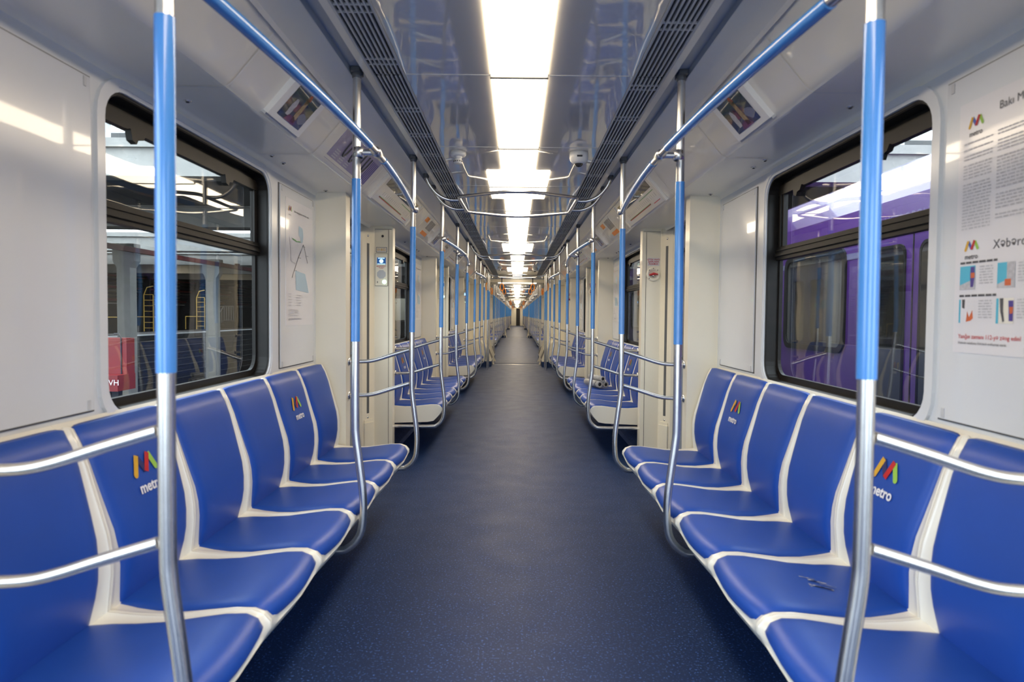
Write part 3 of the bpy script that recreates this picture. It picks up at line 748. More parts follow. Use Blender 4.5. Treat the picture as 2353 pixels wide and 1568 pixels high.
# printed route map poster; local frame of a right-wall item: text runs towards -y
def bars(mb, x, y_start, z, width, seed, h=.004, words=True):
    """one line of fine print made of word-length dashes, running from y_start towards -y"""
    r = random.Random(seed); p = 0.0
    while p < width - .004:
        L = min(r.uniform(.008, .026), width - p)
        mb.add([(x, y_start-p, z-h/2), (x, y_start-p-L, z-h/2), (x, y_start-p-L, z+h/2), (x, y_start-p, z+h/2)], [(0, 1, 2, 3)]); p += L + .0035
def map_proto():
    o = empty('route_map_poster', (1.261, 0, 1.19)); H = .70
    MB().box(-.002, 0, -.225, .225, 0, H).build('paper_sheet', 'paper', o)
    R = Vector((0, -1, 0)); U = Vector((0, 0, 1)); N_ = Vector((-1, 0, 0))
    lg = MB(); logo_strokes(lg, Vector((-.0025, .19, .628)), R, U, N_, .06, lift=.0004); lg.build('metro_emblem', ['logo_yellow', 'logo_blue', 'logo_red', 'logo_green'], o)
    text('heading', 'Bakı metropoliteninin xətlərinin sxemi', .016, (-.0032, -.03, .640), R, U, 'ink_dark', o, bold=.0002)
    text('emblem_word', 'metro', .016, (-.0032, .165, .612), R, U, 'ink_dark', o)
    w_ = MB()
    w_.add([(-.003, y, z) for y, z in ((.02, .57), (-.045, .56), (-.06, .52), (-.045, .48), (-.02, .475), (.0, .505), (.025, .52))], [tuple(range(7))])
    w_.add([(-.003, y, z) for y, z in ((.08, .31), (-.09, .30), (-.155, .19), (.07, .20))], [tuple(range(4))])
    w_.build('sea_area', 'sky_ink', o)
    def line(pts, m, nm, r=.0022):
        q = MB()
        for a, b in zip(pts, pts[1:]):
            a = Vector((-.0034, *a)); b = Vector((-.0034, *b)); d = (b-a).normalized(); n = Vector((0, -d.z, d.y))*r
            q.add([a-n, b-n, b+n, a+n], [(0, 1, 2, 3)])
        for i in range(9):
            t = i/8*(len(pts)-1); k = min(int(t), len(pts)-2); f = t-k
            y = pts[k][0]*(1-f)+pts[k+1][0]*f; z = pts[k][1]*(1-f)+pts[k+1][1]*f
            q.add([(-.0036, y+.004*math.cos(a_*PI/4), z+.004*math.sin(a_*PI/4)) for a_ in range(8)], [tuple(range(8))])
            if i % 2: bars(q, -.0036, y-.010, z, .03, i, .003)
        q.build(nm, m, o)
    line([(.17, .48), (.155, .44), (.15, .36), (.06, .345)], 'ink_grey', 'metro_line')
    line([(.13, .27), (.04, .375), (-.06, .47), (-.13, .37)], 'ink_dark', 'metro_line')
    line([(.12, .485), (.06, .475), (.01, .48)], 'ink_green', 'metro_line')
    t = MB()
    for i in range(5): bars(t, -.003, .19, .175-i*.016, .05, i, .005); bars(t, -.003, .06, .17-i*.014, .07, 20+i, .004)
    for i in range(4): bars(t, -.003, .19, .085-i*.010, .16, 40+i, .004)
    bars(t, -.003, .19, .035, .22, 77, .010)
    t.build('fine_print', 'ink_grey', o)
    return o
mp_ = map_proto()
for c, b, s in ((0, 0, -1), (0, 1, -1), (0, 1, 1), (0, 2, -1), (0, 2, 1)):
    put(mp_, (s*1.261, BENCH[b] + 1.09 + CAR*c, 1.19), s, 'printed metro route map after the window over the %s bench on the %s' % (BN[b], SIDE[s]), 'poster', 'route map posters')

# large notice behind the glossy panel at the right edge
def notice():
    o = empty('notice_poster', (1.261, 1.58, 1.165)); H = .70
    tag(o, 'large white metro rules notice with red and blue pictures at the right edge', 'poster')
    R = Vector((0, -1, 0)); U = Vector((0, 0, 1)); N_ = Vector((-1, 0, 0)); y0 = .265
    MB().box(-.002, 0, -.27, y0, 0, H).build('paper_sheet', 'paper', o)
    for z, h, wd in ((.622, .060, .062), (.282, .050, .058)):
        lg = MB(); logo_strokes(lg, Vector((-.0025, y0-.035, z)), R, U, N_, wd, lift=.0004); lg.build('metro_emblem', ['logo_yellow', 'logo_blue', 'logo_red', 'logo_green'], o)
        text('emblem_word', 'metro', .020, (-.0032, y0-.035-wd/2, z-.014), R, U, 'ink_dark', o, bold=.0003)
    text('heading', 'Bakı Metropolitenində davranış qaydaları', .030, (-.0032, y0-.15, .655), R, U, 'ink_dark', o, align='LEFT')
    text('subheading', 'Xəbərdarlıq!', .034, (-.0032, y0-.145, .292), R, U, 'ink_dark', o, align='LEFT')
    text('warning_line', 'Yanğın zamanı 112-yə zəng edin!', .017, (-.0032, y0-.022, .046), R, U, 'ink_red', o, align='LEFT', bold=.0001)
    text('small_line', 'Xidmət telefonu Xəttinə məlumat verin', .011, (-.0032, y0-.022, .028), R, U, 'ink_dark', o, align='LEFT')
    t = MB(); sd = 0
    for col in range(4):
        z = .585 if col == 0 else .60; ys = y0-.022-col*.126
        while z > .345:
            sd += 1
            if random.Random(sd*7).random() > .12: bars(t, -.003, ys, z, .108, sd, .0042)
            z -= .0088
    t.build('fine_print', 'ink_grey', o)
    q = MB()
    for zz in (.252, .160):
        bars(q, -.003, y0-.022, zz, .14, 5, .006)
    q.build('caption_print', 'ink_dark', o)
    tt = MB()
    for zz in (.238, .145):
        for cc in (0, 1):
            for i in range(7): bars(tt, -.003, y0-.098-cc*.135, zz-i*.0075, .050, 300+i+cc, .0038)
    tt.build('fine_print', 'ink_grey', o)
    def pic(ys, zt, kind):
        p = empty('picture', (0, 0, 0)); p.parent = o; x = -.0030; wd, ht = .060, .066
        def quad(nm, m, pts, dx=0):
            g = MB(); g.add([(x-dx, ys-a*wd, zt-b*ht) for a, b in pts], [tuple(range(len(pts)))]); g.build(nm, m, p)
        sq = ((0, 0), (1, 0), (1, 1), (0, 1))
        if kind == 0:
            quad('picture_back', 'cyan_ink', sq); quad('picture_floor', 'ink_grey', ((0, .8), (1, .55), (1, 1), (0, 1)), .0002)
            quad('figure', 'purple_ink', ((.70, .05), (.95, .05), (.98, .5), (.9, .9), (.72, .9), (.68, .4)), .0004); quad('bag', 'terracotta', ((.72, .3), (.98, .3), (.98, .52), (.72, .52)), .0006)
        elif kind == 1:
            quad('picture_back', 'cyan_ink', sq); quad('picture_floor', 'ink_grey', ((.55, 0), (1, 0), (1, 1), (0, 1), (0, .85), (.55, .7)), .0002)
            quad('bag', 'terracotta', ((.45, .66), (.8, .66), (.8, .92), (.45, .92)), .0004)
        elif kind == 2:
            quad('picture_back', 'paper', sq); quad('picture_edge', 'cyan_ink', ((0, 0), (.12, 0), (.12, 1), (0, 1)), .0002)
            quad('figure', 'ink_dark', ((.2, .0), (.4, .0), (.38, .4), (.22, .35)), .0004); quad('flame', 'terracotta', ((.5, .95), (.56, .5), (.7, .75), (.9, .45), (.95, .8), (.8, .9)), .0004)
        else:
            quad('picture_back', 'shell', sq); quad('picture_edge', 'cyan_ink', ((0, 0), (.15, 0), (.15, 1), (0, 1)), .0002)
            quad('figure', 'ink_dark', ((.2, 0), (.42, 0), (.42, .5), (.5, .9), (.4, .95), (.25, .5)), .0004); quad('arm', 'purple_ink', ((.7, .1), (.98, .1), (.98, .9), (.75, .9)), .0004)
            quad('bag', 'terracotta', ((.75, .35), (.98, .35), (.95, .6), (.8, .62)), .0006)
    pic(y0-.022, .243, 0); pic(y0-.163, .243, 1); pic(y0-.022, .150, 2); pic(y0-.163, .150, 3)
notice()

# ============================================================ fittings on the sloped cove
SD = Vector((.664, 0, -.747)); SN = Vector((-.747, 0, -.664)); S0 = Vector((.824, 0, 2.199))
def sl_box(mb, y0, y1, s0, s1, h0, h1, org=(0, 0, 0)):
    vs = []
    for h in (h0, h1):
        for s, y in ((s0, y0), (s1, y0), (s1, y1), (s0, y1)): vs.append(S0 + SD*s + SN*h + Vector((0, y, 0)) - Vector(org))
    return mb.add(vs, [(0, 1, 2, 3), (4, 7, 6, 5), (0, 4, 5, 1), (1, 5, 6, 2), (2, 6, 7, 3), (3, 7, 4, 0)])
CO = (.90, 0, 2.10)
def monitor_proto():
    o = empty('display_screen', CO)
    sl_box(MB(), -.170, .170, .015, .222, .0, .024, CO).build('housing', 'white_plastic', o)
    g = MB(); sl_box(g, -.170, .170, .222, .232, .0, .018, CO).build('lower_ledge', 'grey_plastic', o)
    sl_box(MB(), -.118, .118, .040, .198, .024, .0255, CO).build('picture_panel', 'screen_picture', o)
    def shp(nm, m, pts):
        g = MB(); g.add([S0 + SD*(.198-b*.158) + SN*.0262 + Vector((0, .118-a*.236, 0)) - Vector(CO) for a, b in pts], [tuple(range(len(pts)))]); g.build(nm, m, o)
    shp('picture_tree', 'pic_green', ((0, .55), (.2, .62), (.45, .5), (.62, .7), (.8, .6), (1, .75), (1, 1), (0, 1)))
    shp('picture_tower', 'pic_sand', ((.50, .04), (.66, .04), (.62, .78), (.56, .84), (.50, .76)))
    shp('picture_roof', 'terracotta', ((.48, .74), (.64, .76), (.58, .98), (.54, .98)))
    shp('picture_ground', 'pic_rust', ((.25, 0), (.72, 0), (.70, .10), (.55, .2), (.32, .16)))
    shp('picture_figure', 'ink_grey', ((.20, .12), (.34, .12), (.36, .45), (.30, .62), (.22, .60), (.18, .4)))
    shp('picture_shirt', 'pic_rust', ((.34, .30), (.46, .30), (.46, .55), (.38, .60)))
    return o
mo = monitor_proto()
for c in range(2):
    for b, by in enumerate(BENCH):
        for s in (1, -1):
            put(mo, (s*CO[0], by + CAR*c, CO[2]), s, 'tilted white framed screen above the %s bench on the %s%s' % ('first' if c and b == 0 else BN[b], SIDE[s], cw(c)), 'screen', 'screens above the benches')
def header_proto():
    o = empty('route_display', CO)
    sl_box(MB(), -.655, .655, .012, .225, 0, .012, CO).build('display_panel', 'cove', o)
    for a, b in ((-.672, -.645), (.645, .672)): sl_box(MB(), a, b, .008, .232, 0, .020, CO).build('end_bar', 'trim_white', o)
    m = MB(); sl_box(m, -.56, .56, .030, .095, .012, .0135, CO); d = m.build('matrix_window', 'dark_glass', o)
    t = MB(); sl_box(t, -.30, .50, .185, .190, .012, .013, CO); sl_box(t, -.56, -.38, .195, .200, .012, .013, CO); t.build('red_route_line', 'ink_red', o)
    t = MB(); sl_box(t, -.30, .50, .180, .1845, .012, .0135, CO); sl_box(t, -.56, -.10, .115, .119, .012, .0135, CO); t.build('green_route_line', 'ink_green', o)
    t = MB()
    for i in range(22):
        y = -.54 + i*.05
        if y < .5: sl_box(t, y, y+.004, .135, .165, .012, .013, CO)
    t.build('station_names', 'ink_grey', o)
    return o
hd = header_proto()
for c in range(2):
    for i, d in enumerate(DOORS):
        if c == 0 and i == 0: continue
        for s in (1, -1):
            put(hd, (s*CO[0], d + CAR*c, CO[2]), s, 'route strip display over the %s door on the %s%s' % ('nearest' if c == 0 and i == 1 else (ORD[i-1] if c == 0 else ORD[i]), SIDE[s], cw(c)), 'route display', 'route displays over the doors')
# lilac advert with strap pictures on the left, and orange adverts further in
o = tag(empty('advert_card', (-CO[0], 3.56, CO[2]), PI), 'lilac card with strap pictures behind the nearest left pole', 'advert')
sl_box(MB(), -.40, .36, .012, .215, .0, .003, CO).build('card', 'lilac', o)
k = MB()
for i in range(4):
    yc = -.22 - 0 + i*0 + (.30 - i*.125) + .10
    pts = [S0 + SD*s + SN*.0045 + Vector((0, y, 0)) - Vector(CO) for y, s in
           [(yc + .028*math.cos(a)*(1 if True else 1), .095 - .055*math.sin(a)) for a in [PI*(-1)*j/10 for j in range(11)]]]
    pts = [pts[0] + SD*-.045] + pts + [pts[-1] + SD*-.045]
    k.tube(pts, .0055, 6)
k.build('strap_picture', 'ink_dark', o)
k = MB()
for i in range(5): sl_box(k, -.385+i*.028, -.375+i*.028, .05, .20, .003, .004, CO)
sl_box(k, -.395, -.25, .205, .212, .003, .004, CO); k.build('purple_print', 'purple_ink', o)
k = MB()
for i in range(3):
    for j in range(4): sl_box(k, .02+i*.105, .09+i*.105, .14+j*.014, .146+j*.014, .003, .0036, CO)
k.build('grey_print', 'ink_grey', o)
for s in (1, -1):
    for (yy, nm_) in ((6.30, 'before'), (8.0, 'after')):
        o = tag(empty('advert_card', (s*CO[0], yy, CO[2]), 0 if s > 0 else PI), 'orange and brown advert card %s the screen of the second bench on the %s' % (nm_, SIDE[s]), 'advert', 'orange advert cards')
        sl_box(MB(), -.30, .30, .012, .215, 0, .003, CO).build('card', 'cove', o)
        k = MB(); sl_box(k, -.28, .05, .16, .20, .003, .004, CO); sl_box(k, .10, .27, .03, .08, .003, .004, CO); k.build('orange_print', 'orange', o)
        k = MB()
        for i in range(6): sl_box(k, -.27+i*.05, -.25+i*.05, .03, .13, .003, .004, CO)
        k.build('dark_print', 'seam', o)
# small round latches under the soffit
lt = empty('soffit_latch', (1.19, 0, 2.018))
MB().lathe((0, 0, 0), (0, 0, -1), [(0, .001), (.0, .004), (.010, .004), (.014, .001), (.014, -.002)], 14).build('latch_ring', 'steel', lt)
MB().lathe((0, .0, -.002), (0, 0, -1), [(.006, 0), (.006, .005), (0, .005)], 10).build('key_socket', 'dark', lt)
for b, by in enumerate(BENCH[:2]):
    for s in (1, -1):
        for dy, t in ((-.30, 'before the screen'), (.49, 'first after the screen'), (.64, 'second after the screen'), (1.36, 'beside the door pillar')):
            put(lt, (s*1.19, by+dy, 2.018), s, 'small round steel latch under the soffit, %s, %s bench on the %s' % (t, BN[b], SIDE[s]), 'latch', 'soffit latches')

# ============================================================ intercoms and emergency handles on the door pillars
def intercom_proto():
    # faces -y; origin on the pillar face
    o = empty('intercom', (0, 0, 0)); t = .002
    B = lambda x0, x1, z0, z1, d0, d1: MB().box(x0, x1, -d1, -d0, z0, z1)
    B(-.055, .055, -.14, .14, 0, .004).build('panel_edge', 'seam', o)
    B(-.0525, .0525, -.1375, .1375, .004, .007).build('face_plate', 'cream', o)
    s = B(-.038, .038, .045, .105, .007, .009).build('screen', 'screen_blue', o)
    k = MB().box(-.028, .028, -.0098, -.009, .096, .102).box(-.034, .034, -.0098, -.009, .047, .052)
    k.add([(.018*math.cos(a), -.0099, .074+.018*math.sin(a)) for a in [2*PI*j/12 for j in range(12)]], [tuple(range(12))])
    k.build('screen_picture', 'screen_pale', s)
    text('red_lettering', 'MAŞİNİSTLƏ\nƏLAQƏ', .014, (0, -.0078, .022), (1, 0, 0), (0, 0, 1), 'ink_red', o, bold=.0003)
    g = MB().prism([(.04*math.cos(a+PI/8), -.04+.04*math.sin(a+PI/8)) for a in [PI/4*j for j in range(8)]], -.0085, -.007, 'Y').build('speaker_grille', 'grey_plastic', o)
    for i in range(0): pass
    MB().lathe((.026, -.007, -.105), (0, -1, 0), [(.018, 0), (.018, .004), (0, .005)], 18).build('call_button', 'button_glow', o)
    MB().box(-.036, -.031, -.0085, -.007, -.115, -.100).build('key_slot', 'dark', o)
    return o
ip = intercom_proto()
plate = empty('number_plate', (0, 0, 0))
MB().box(-.047, .047, -.002, 0, -.022, .022).build('plate_edge', 'seam', plate)
MB().box(-.043, .043, -.003, -.002, -.018, .018).build('plate_face', 'trim_white', plate)
text('plate_number', '01802', .030, (0, -.0036, 0), (1, 0, 0), (0, 0, 1), 'logo_yellow', plate, bold=.0004)
def handle_proto():
    o = empty('emergency_handle', (0, 0, 0))
    MB().lathe((0, 0, 0), (0, -1, 0), [(0, 0), (.062, 0), (.062, .006), (.056, .010), (.040, .010), (.036, .002), (0, .002)], 28).build('round_plate', 'cream', o)
    MB().tube([(-.036, -.012, -.006), (-.018, -.016, -.001), (0, -.020, .004), (.018, -.018, .002), (.036, -.014, .0)], [.006, .009, .012, .009, .006], 10).build('red_grip', 'ink_red', o)
    MB().lathe((0, -.002, -.012), (0, -1, 0), [(.014, 0), (.014, .014), (0, .016)], 16).build('key_boss', 'steel', o)
    k = MB()
    for a in (PI/4, 3*PI/4, 5*PI/4, PI/2): k.lathe((.051*math.cos(a), -.009, .051*math.sin(a)), (0, -1, 0), [(.004, 0), (.004, .002), (0, .003)], 8)
    k.build('screw', 'seam', o)
    return o
eh = handle_proto()
stk = empty('warning_sticker', (0, 0, 0))
MB().box(-.050, .050, -.0015, 0, -.034, .034).build('sticker_sheet', 'paper', stk)
text('red_lettering', 'QƏZA VAXTI\nQAPILARIN\nAÇILMASI', .0185, (0, -.0022, 0), (1, 0, 0), (0, 0, 1), 'ink_red', stk, bold=.0004)
for c in range(2):
    for i, d in enumerate(DOORS):
        if c == 0 and i == 0: continue
        y = d + .709 + CAR*c; w_ = ('nearest' if c == 0 and i == 1 else (ORD[i-1] if c == 0 else ORD[i])) + ' left door' + cw(c)
        X = 1.177
        put(ip, (-X, y, 1.640), 1, 'beige intercom with blue screen and green button by the %s' % w_, 'intercom', 'intercom panels')
        put(plate, (-X, y, 1.812), 1, 'small framed number plate above the intercom by the %s' % w_, 'number plate', 'number plates')
        w_ = w_.replace('left', 'right')
        put(eh, (X-.0, y, 1.622), 1, 'round emergency release with red grip by the %s' % w_, 'emergency handle', 'emergency releases')
        put(stk, (X, y, 1.73), 1, 'white sticker with red lettering above the release by the %s' % w_, 'sticker', 'warning stickers')
pe_ = empty('round_sensor', (0, 0, 0))
MB().lathe((0, 0, 0), (0, -1, 0), [(0, .001), (.013, .001), (.016, .003), (.017, 0)], 16).build('sensor_rim', 'cream', pe_)
MB().lathe((0, -.001, 0), (0, -1, 0), [(.011, 0), (.011, .001), (0, .001)], 14).build('sensor_eye', 'dark', pe_)
put(pe_, (-1.168, 4.85+.709, 1.93), 1, 'small round black sensor above the nearest left intercom', 'sensor')

# ============================================================ gangway fittings
def strap_proto():
    o = empty('hanging_strap', (0, 0, 2.13))
    MB().box(-.012, .012, -.003, .003, -.125, .02).lathe((-.014, 0, 0), (1, 0, 0), [(.020, 0), (.020, .028)], 12).build('strap_band', 'dark', o)
    pts = [(.045*math.cos(a)*(1-.25*max(0, math.sin(a))), 0, -.205+.085*math.sin(a)) for a in [2*PI*j/20 for j in range(21)]]
    MB().tube(pts, .010, 8, False).build('handle_ring', 'orange', o)
    return o
hs = strap_proto()
bar = empty('strap_bar', (0, 0, 2.13))
MB().cyl((-.70, 0, 0), (.70, 0, 0), .0145, 12).build('cross_tube', 'steel', bar)
MB().cyl((-.60, 0, 0), (-.60, 0, .10), .012, 10).cyl((.60, 0, 0), (.60, 0, .10), .012, 10).build('hanger', 'steel', bar)
sbar = empty('side_strap_bar', (0, 0, 2.13))
MB().cyl((0, -.62, 0), (0, .62, 0), .0145, 12).cyl((0, -.5, 0), (0, -.5, .09), .011, 10).cyl((0, .5, 0), (0, .5, .09), .011, 10).build('rail_tube', 'steel', sbar)
gl = empty('gangway_light', (0, 0, 2.10))
MB().box(-.50, .50, -.035, .035, -.025, .0).build('lamp_tube', 'lamp', gl)
MB().box(-.56, -.50, -.04, .04, -.03, .02).box(.50, .56, -.04, .04, -.03, .02).build('end_cap', 'trim_white', gl)
cb = empty('equipment_cabinet', (0, 0, 0))
MB().prism([(-.32, .13), (.34, .13), (.34, .62), (-.05, .62), (-.24, .40), (-.32, .20)], -.36, .36).build('cabinet_body', 'cream', cb)
MB().box(-.32, .34, -.36, .36, 0, .13).build('plinth', 'floor', cb)
MB().prism([(-.326, .19), (-.246, .395), (-.243, .391), (-.323, .186)], -.30, .30).build('front_seam', 'seam', cb)
for c in range(NCAR):
    spots = [(15.4, 'before the gangway')] + ([(-1.25, 'after the gangway')] if c else [])
    for y, t in spots:
        Yc = y + CAR*c
        put(bar, (0, Yc, 2.13), 1, 'steel crossbar carrying straps %s%s' % (t, cw(c)), 'bar', 'strap crossbars')
        for s in (1, -1):
            put(hs, (s*.37, Yc, 2.13), 1, 'orange strap on the crossbar %s, %s of the two%s' % (t, SIDE[s], cw(c)), 'strap', 'orange hanging straps')
            put(sbar, (s*.72, Yc, 2.13), 1, 'steel ceiling bar along the %s wall %s%s' % (SIDE[s], t, cw(c)), 'bar', 'strap side bars')
            for q, tt in ((-.22, 'nearer'), (.30, 'farther')):
                k = put(hs, (s*.72, Yc+q, 2.13), 1, '%s orange strap on the %s side bar %s%s' % (tt, SIDE[s], t, cw(c)), 'strap', 'orange hanging straps')
                k.rotation_euler = (0, 0, PI/2*(.7 if q < 0 else 1.2))
            if not (c == NCAR-1 and y > 0): put(cb, (s*.93, y + (.43 if y > 0 else -.43) + CAR*c, 0), s, 'low cream cabinet with sloped front %s on the %s%s' % (t, SIDE[s], cw(c)), 'cabinet', 'gangway cabinets')
    if c < NCAR-1:
        put(gl, (0, Y1+.55 + CAR*c, 2.11), 1, 'bright tube light across the ceiling of the %s gangway' % ORD[c], 'light', 'gangway lights')

# three grey rolls lying on a seat of the second bench on the right
for i, (dx, dy, z, ang, r, L) in enumerate(((.955, 7.32, .486, .35, .033, .32), (.875, 7.28, .492, .35, .036, .34), (.915, 7.30, .550, .35, .030, .33))):
    o = tag(empty('paper_roll', (dx, dy, z), ang), ['grey roll on the second right bench, closest to the backrest', 'grey roll on the second right bench, with a dark band', 'grey roll lying on top of two others, second right bench'][i], 'roll', 'grey rolls on the second bench')
    MB().lathe((0, -L/2, 0), (0, 1, 0), [(r*.55, .004), (r, 0), (r, L), (r*.55, L-.004)], 20).build('outer_wrap', 'bundle_grey', o)
    MB().lathe((0, -L/2+.01, 0), (0, 1, 0), [(0, 0), (r*.6, 0), (r*.6, L-.02), (0, L-.02)], 16).build('roll_core', 'dark', o)
    if i == 1: MB().lathe((0, -L/2+.05, 0), (0, 1, 0), [(r+.001, 0), (r+.001, .012)], 20).build('band', 'dark', o)

# ============================================================ the depot outside
st(MB().box(-40, 40, -20, 110, -1.2, -1.1).build('ground', 'ground'))
st(MB().box(-21, -20.8, -5, 95, -1.1, 3.6).build('wall_depot_left', 'depot_cream'))
st(MB().box(-21, 14, 95, 95.2, -1.1, 5.0).build('wall_depot_end', 'depot_cream'))
st(MB().box(9.0, 9.2, -5, 95, -1.1, 3.6).build('wall_depot_right', 'depot_cream'))
st(MB().box(-20.8, 9, 9.25, 12.75, 3.36, 3.5).build('roof_slab', 'depot_grey'))
for i in range(12):
    y = 13.0 + i*6.2
    st(MB().box(-21, 9, y, y+(3.4 if i < 2 else 6.2), 3.34, 3.5).build('roof_slab', 'depot_grey'))
gd = empty('concrete_girder', (0, 0, 3.0))
MB().box(-20.75, 8.95, -.16, .16, -.04, .42).box(-20.75, 8.95, -.22, .22, .34, .46).build('girder_body', 'concrete', gd)
for i, y in enumerate((9.0, 12.95, 18.0, 23.2, 28.4, 33.6)):
    put(gd, (0, y, 3.16 if i == 0 else 2.99), 1, 'pale concrete girder crossing above the tracks, %s from the camera' % ORD[i], 'girder', 'concrete roof girders')
col = empty('concrete_column', (-9.83, 0, -1.1))
MB().prism([(-.165, 0), (.165, 0), (.165, 3.45), (.27, 3.62), (.27, 4.05), (-.27, 4.05), (-.27, 3.62), (-.165, 3.45)], -.14, .14).build('column_shaft', 'concrete', col)
for i, y in enumerate((11.6, 16.14, 20.7, 25.2, 29.8, 34.3)):
    put(col, (-9.83, y, -1.1), 1, 'pale concrete column with bracket head outside the left window, %s in the row' % ORD[i], 'column', 'depot columns')
o = tag(empty('crane_beam', (-9.4, 30, 2.76)), 'dark red steel beam along the column heads outside the left window', 'beam')
MB().box(-.05, .05, -24, 40, -.06, .06).build('beam_web', 'depot_red', o)
k = MB()
for i in range(14): k.box(-.07, .02, -22+i*4.5, -21.8+i*4.5, .06, .13)
k.build('beam_bracket', 'depot_red', o)
rk = tag(empty('pipe_rack', (-18, 30, 1.95)), 'dark rack of brown and white pipes along the far depot wall', 'pipes')
random.seed(11)
for i, (z, m, t) in enumerate(((-.35, 'depot_white', .03), (-.22, 'depot_red', .09), (-.08, 'depot_dark', .06), (.06, 'depot_dark', .08), (.20, 'depot_grey', .05), (.33, 'depot_red', .08), (.48, 'depot_dark', .10), (.66, 'depot_dark', .07), (.82, 'depot_red', .05))):
    MB().box(-.1+.08*i, .05+.08*i, -24, 60, z, z+t).build('pipe', m, rk)
k = MB()
for i in range(18): k.box(-.2, .8, -23+i*4.6, -22.9+i*4.6, -3.05, .95)
k.build('rack_post', 'depot_dark', rk)
o = tag(empty('service_platform', (-12, 28, -1.1)), 'long dark service platform beyond the columns outside the left window', 'platform')
MB().box(-1.0, 1.0, -24, 60, 0, 1.64).build('platform_body', 'depot_dark', o)
MB().box(.90, 1.02, -24, 60, 1.64, 1.675).build('platform_edge', 'depot_white', o)
k = MB()
for j in range(7): k.box(1.0, 1.03, -24, 60, .2+j*.21, .215+j*.21)
k.build('side_batten', 'depot_grey', o)
ld = empty('ladder_cage', (-12.6, 0, .58))
k = MB()
for x in (-.16, .16): k.cyl((x, 0, 0), (x, 0, 1.25), .018, 6)
k.tube([(-.16, 0, 1.25), (-.05, 0, 1.5), (.16, 0, 1.55)], .018, 6)
for j in range(7): k.cyl((-.16, 0, .12+j*.19), (.16, 0, .12+j*.19), .011, 6)
k.build('ladder_frame', 'depot_yellow', ld)
MB().cyl((-.6, 0, .5), (.6, 0, .5), .014, 6).cyl((-.6, 0, 0), (-.6, 0, .5), .014, 6).cyl((.6, 0, 0), (.6, 0, .5), .014, 6).build('guard_rail', 'depot_yellow', ld)
for i, y in enumerate((19.4, 21.9, 25.5)):
    put(ld, (-12.6, y, .575), 1, 'yellow caged ladder standing on the dark platform, %s from the near end' % ORD[i], 'ladder', 'yellow ladders')
sr = empty('stair_railing', (-12.2, 0, .575))
k = MB()
for j in range(8): k.cyl((0, j*.22, .35 if j > 2 else .12*j), (0, j*.22, .95 if j > 2 else .45+.17*j), .014, 6)
k.tube([(0, -.1, .4), (0, .66, .95), (0, 1.55, .95)], .018, 6); k.build('hand_rail', 'grey_strip', sr)
MB().box(-.5, .02, .6, 1.6, .28, .34).box(-.5, .02, .35, .62, .14, .18).box(-.5, .02, .1, .36, .0, .06).build('stair_steps', 'depot_dark', sr)
for i, y in enumerate((26.0, 31.0)):
    put(sr, (-12.2, y, .575), 1, 'grey railed steps on the dark platform, %s set' % ORD[i], 'railing', 'platform railings')
o = tag(empty('fire_cabinet', (-3.60, 5.75, -1.1)), 'red fire cabinet with a sloping red ledge outside the left window', 'cabinet')
MB().box(-.125, .125, -.06, .06, 1.80, 2.12).build('cabinet_body', 'box_red', o)
MB().prism([(-.20, 1.66), (.13, 1.66), (.13, 1.80), (-.13, 1.80), (-.17, 1.75)], -.20, .06).build('sloping_ledge', 'box_red', o)
MB().box(-.03, .03, -.03, .03, 0, 1.66).build('stand', 'depot_dark', o)
text('white_lettering', 'OVH', .07, (.07, -.204, 1.735), (1, 0, 0), (0, 0, 1), 'logo_white', o)
MB().tube([(.08, -.065, 1.80), (.08, -.065, 2.12), (.06, -.065, 2.16), (.02, -.065, 2.16)], .006, 6).build('hook', 'depot_dark', o)
for i, (x, y) in enumerate(((-15, 14.5), (-15, 21.0), (-15, 27.2), (-15, 32.2))):
    o = tag(empty('depot_lamp', (x, y, 3.30)), 'warm lit lamp under the depot roof, %s in the row' % ORD[i], 'lamp', 'depot lamps')
    MB().box(-.10, .10, -.6, .6, -.05, 0).build('lamp_tube', 'depot_lamp', o)
    MB().box(-.13, .13, -.65, .65, 0, .04).build('lamp_cover', 'depot_white', o)
tp = empty('truss_post', (0, 0, 3.5))
MB().box(-.06, .06, -.06, .06, 0, 2.2).build('post', 'depot_white', tp)
MB().box(-1.1, 1.1, -.04, .04, .35, .43).prism([(.06, 1.7), (.06, 1.55), (1.0, .43), (1.1, .43)], -.03, .03).build('brace', 'depot_white', tp)
n = 0
for x in (-5.9, -8.3, 5.4, 7.6):
    put(tp, (x, 9.2, 3.625), 1, 'white steel roof post on the nearest concrete girder, %s from the left' % ['second', 'first', 'third', 'fourth'][n], 'post', 'roof posts'); n += 1
# clerestory: sloped white frame with bright openings
for s in (-1, 1):
    o = tag(empty('roof_glazing_frame', (s*7.2, 10.6, 4.1)), 'white framed roof glazing above the nearest girder on the %s' % SIDE[s], 'roof window')
    k = MB()
    for i in range(7): k.box(-3+i*1.0, -2.88+i*1.0, 0, .1, 0, 1.6)
    for z in (0, .75, 1.55): k.box(-3, 3.1, 0, .1, z, z+.10)
    k.build('glazing_bar', 'depot_white', o)
    MB().box(-3, 3.1, -.3, .3, -.45, 0).build('upstand', 'depot_grey', o)

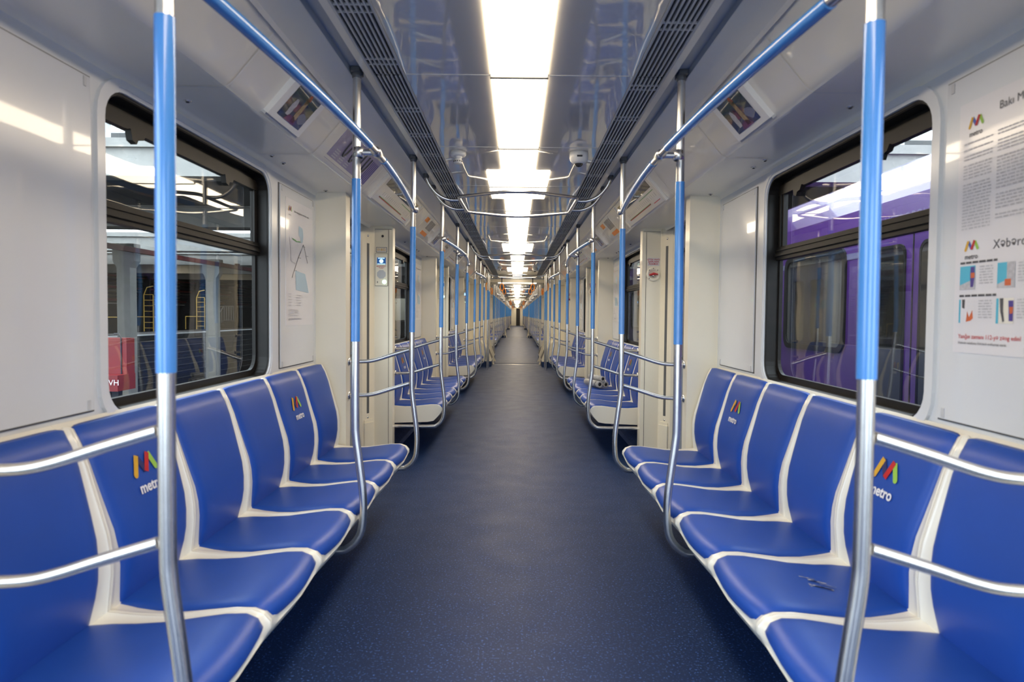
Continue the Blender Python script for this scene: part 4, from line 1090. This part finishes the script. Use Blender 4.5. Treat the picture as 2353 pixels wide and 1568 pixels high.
# purple train standing on the next track
t = tag(empty('purple_train', (4.2, 10, -1.1)), 'purple metro train standing on the next track outside the right window', 'train')
TX = 4.2
prof = [(2.80, -.75), (2.80, 1.95), (2.82, 2.15), (2.90, 2.33), (3.05, 2.47), (3.35, 2.60), (4.2, 2.68), (5.05, 2.60), (5.5, 2.33), (5.6, 1.95), (5.6, -.75)]
MB().prism([(x-TX, z+1.1) for x, z in prof], -10, 28).build('train_body', 'purple', t)
MB().box(2.796-TX, 2.80-TX, -10, 28, 2.85, 2.90).build('upper_stripe', 'lavender', t)
MB().box(2.8-TX, 5.6-TX, -9.9, 27.9, 0.0, .36).build('underframe', 'depot_dark', t)
for y0, y1 in ((-9.2, -8.0), (-4.5, -3.37), (.1, 1.23), (4.5, 5.6), (9, 10.1), (13.5, 14.6)):
    g = MB().ring(2.780-TX, 2.81-TX, (y0-.05, y1+.05, 2.05, 2.97), .12, (y0, y1, 2.10, 2.92), .09).build('train_window', 'rubber', t)
    MB().box(2.790-TX, 2.796-TX, y0, y1, 2.10, 2.92).build('window_pane', 'dark_glass', g)
for yc in (-5.5-.0, -1.05, 3.4, 7.9, 12.4):
    dm = MB().box(2.775-TX, 2.80-TX, yc-.62, yc-.006, .36, 2.98).box(2.775-TX, 2.80-TX, yc+.006, yc+.62, .36, 2.98)
    dd = dm.build('train_door', 'purple', t)
    MB().box(2.772-TX, 2.78-TX, yc-.006, yc+.006, .36, 2.98).box(2.772-TX, 2.785-TX, yc-.635, yc-.62, .36, 2.98).box(2.772-TX, 2.785-TX, yc+.62, yc+.635, .36, 2.98).build('door_seam', 'rubber', dd)
    k = MB()
    for a, b in ((yc-.50, yc-.10), (yc+.10, yc+.50)): k.ring(2.765-TX, 2.776-TX, (a-.02, b+.02, 1.70, 2.90), .08, (a, b, 1.72, 2.88), .07)
    k.build('window_seal', 'rubber', dd)
    k = MB()
    for a, b in ((yc-.50, yc-.10), (yc+.10, yc+.50)): k.box(2.768-TX, 2.774-TX, a, b, 1.72, 2.88)
    k.build('door_pane', 'dark_glass', dd)
text('roof_lettering', 'BAKI METROPOLİTENİ', .10, (2.775-TX, -5.4, 3.08), (0, -1, 0), (0, 0, 1), 'lavender', t)
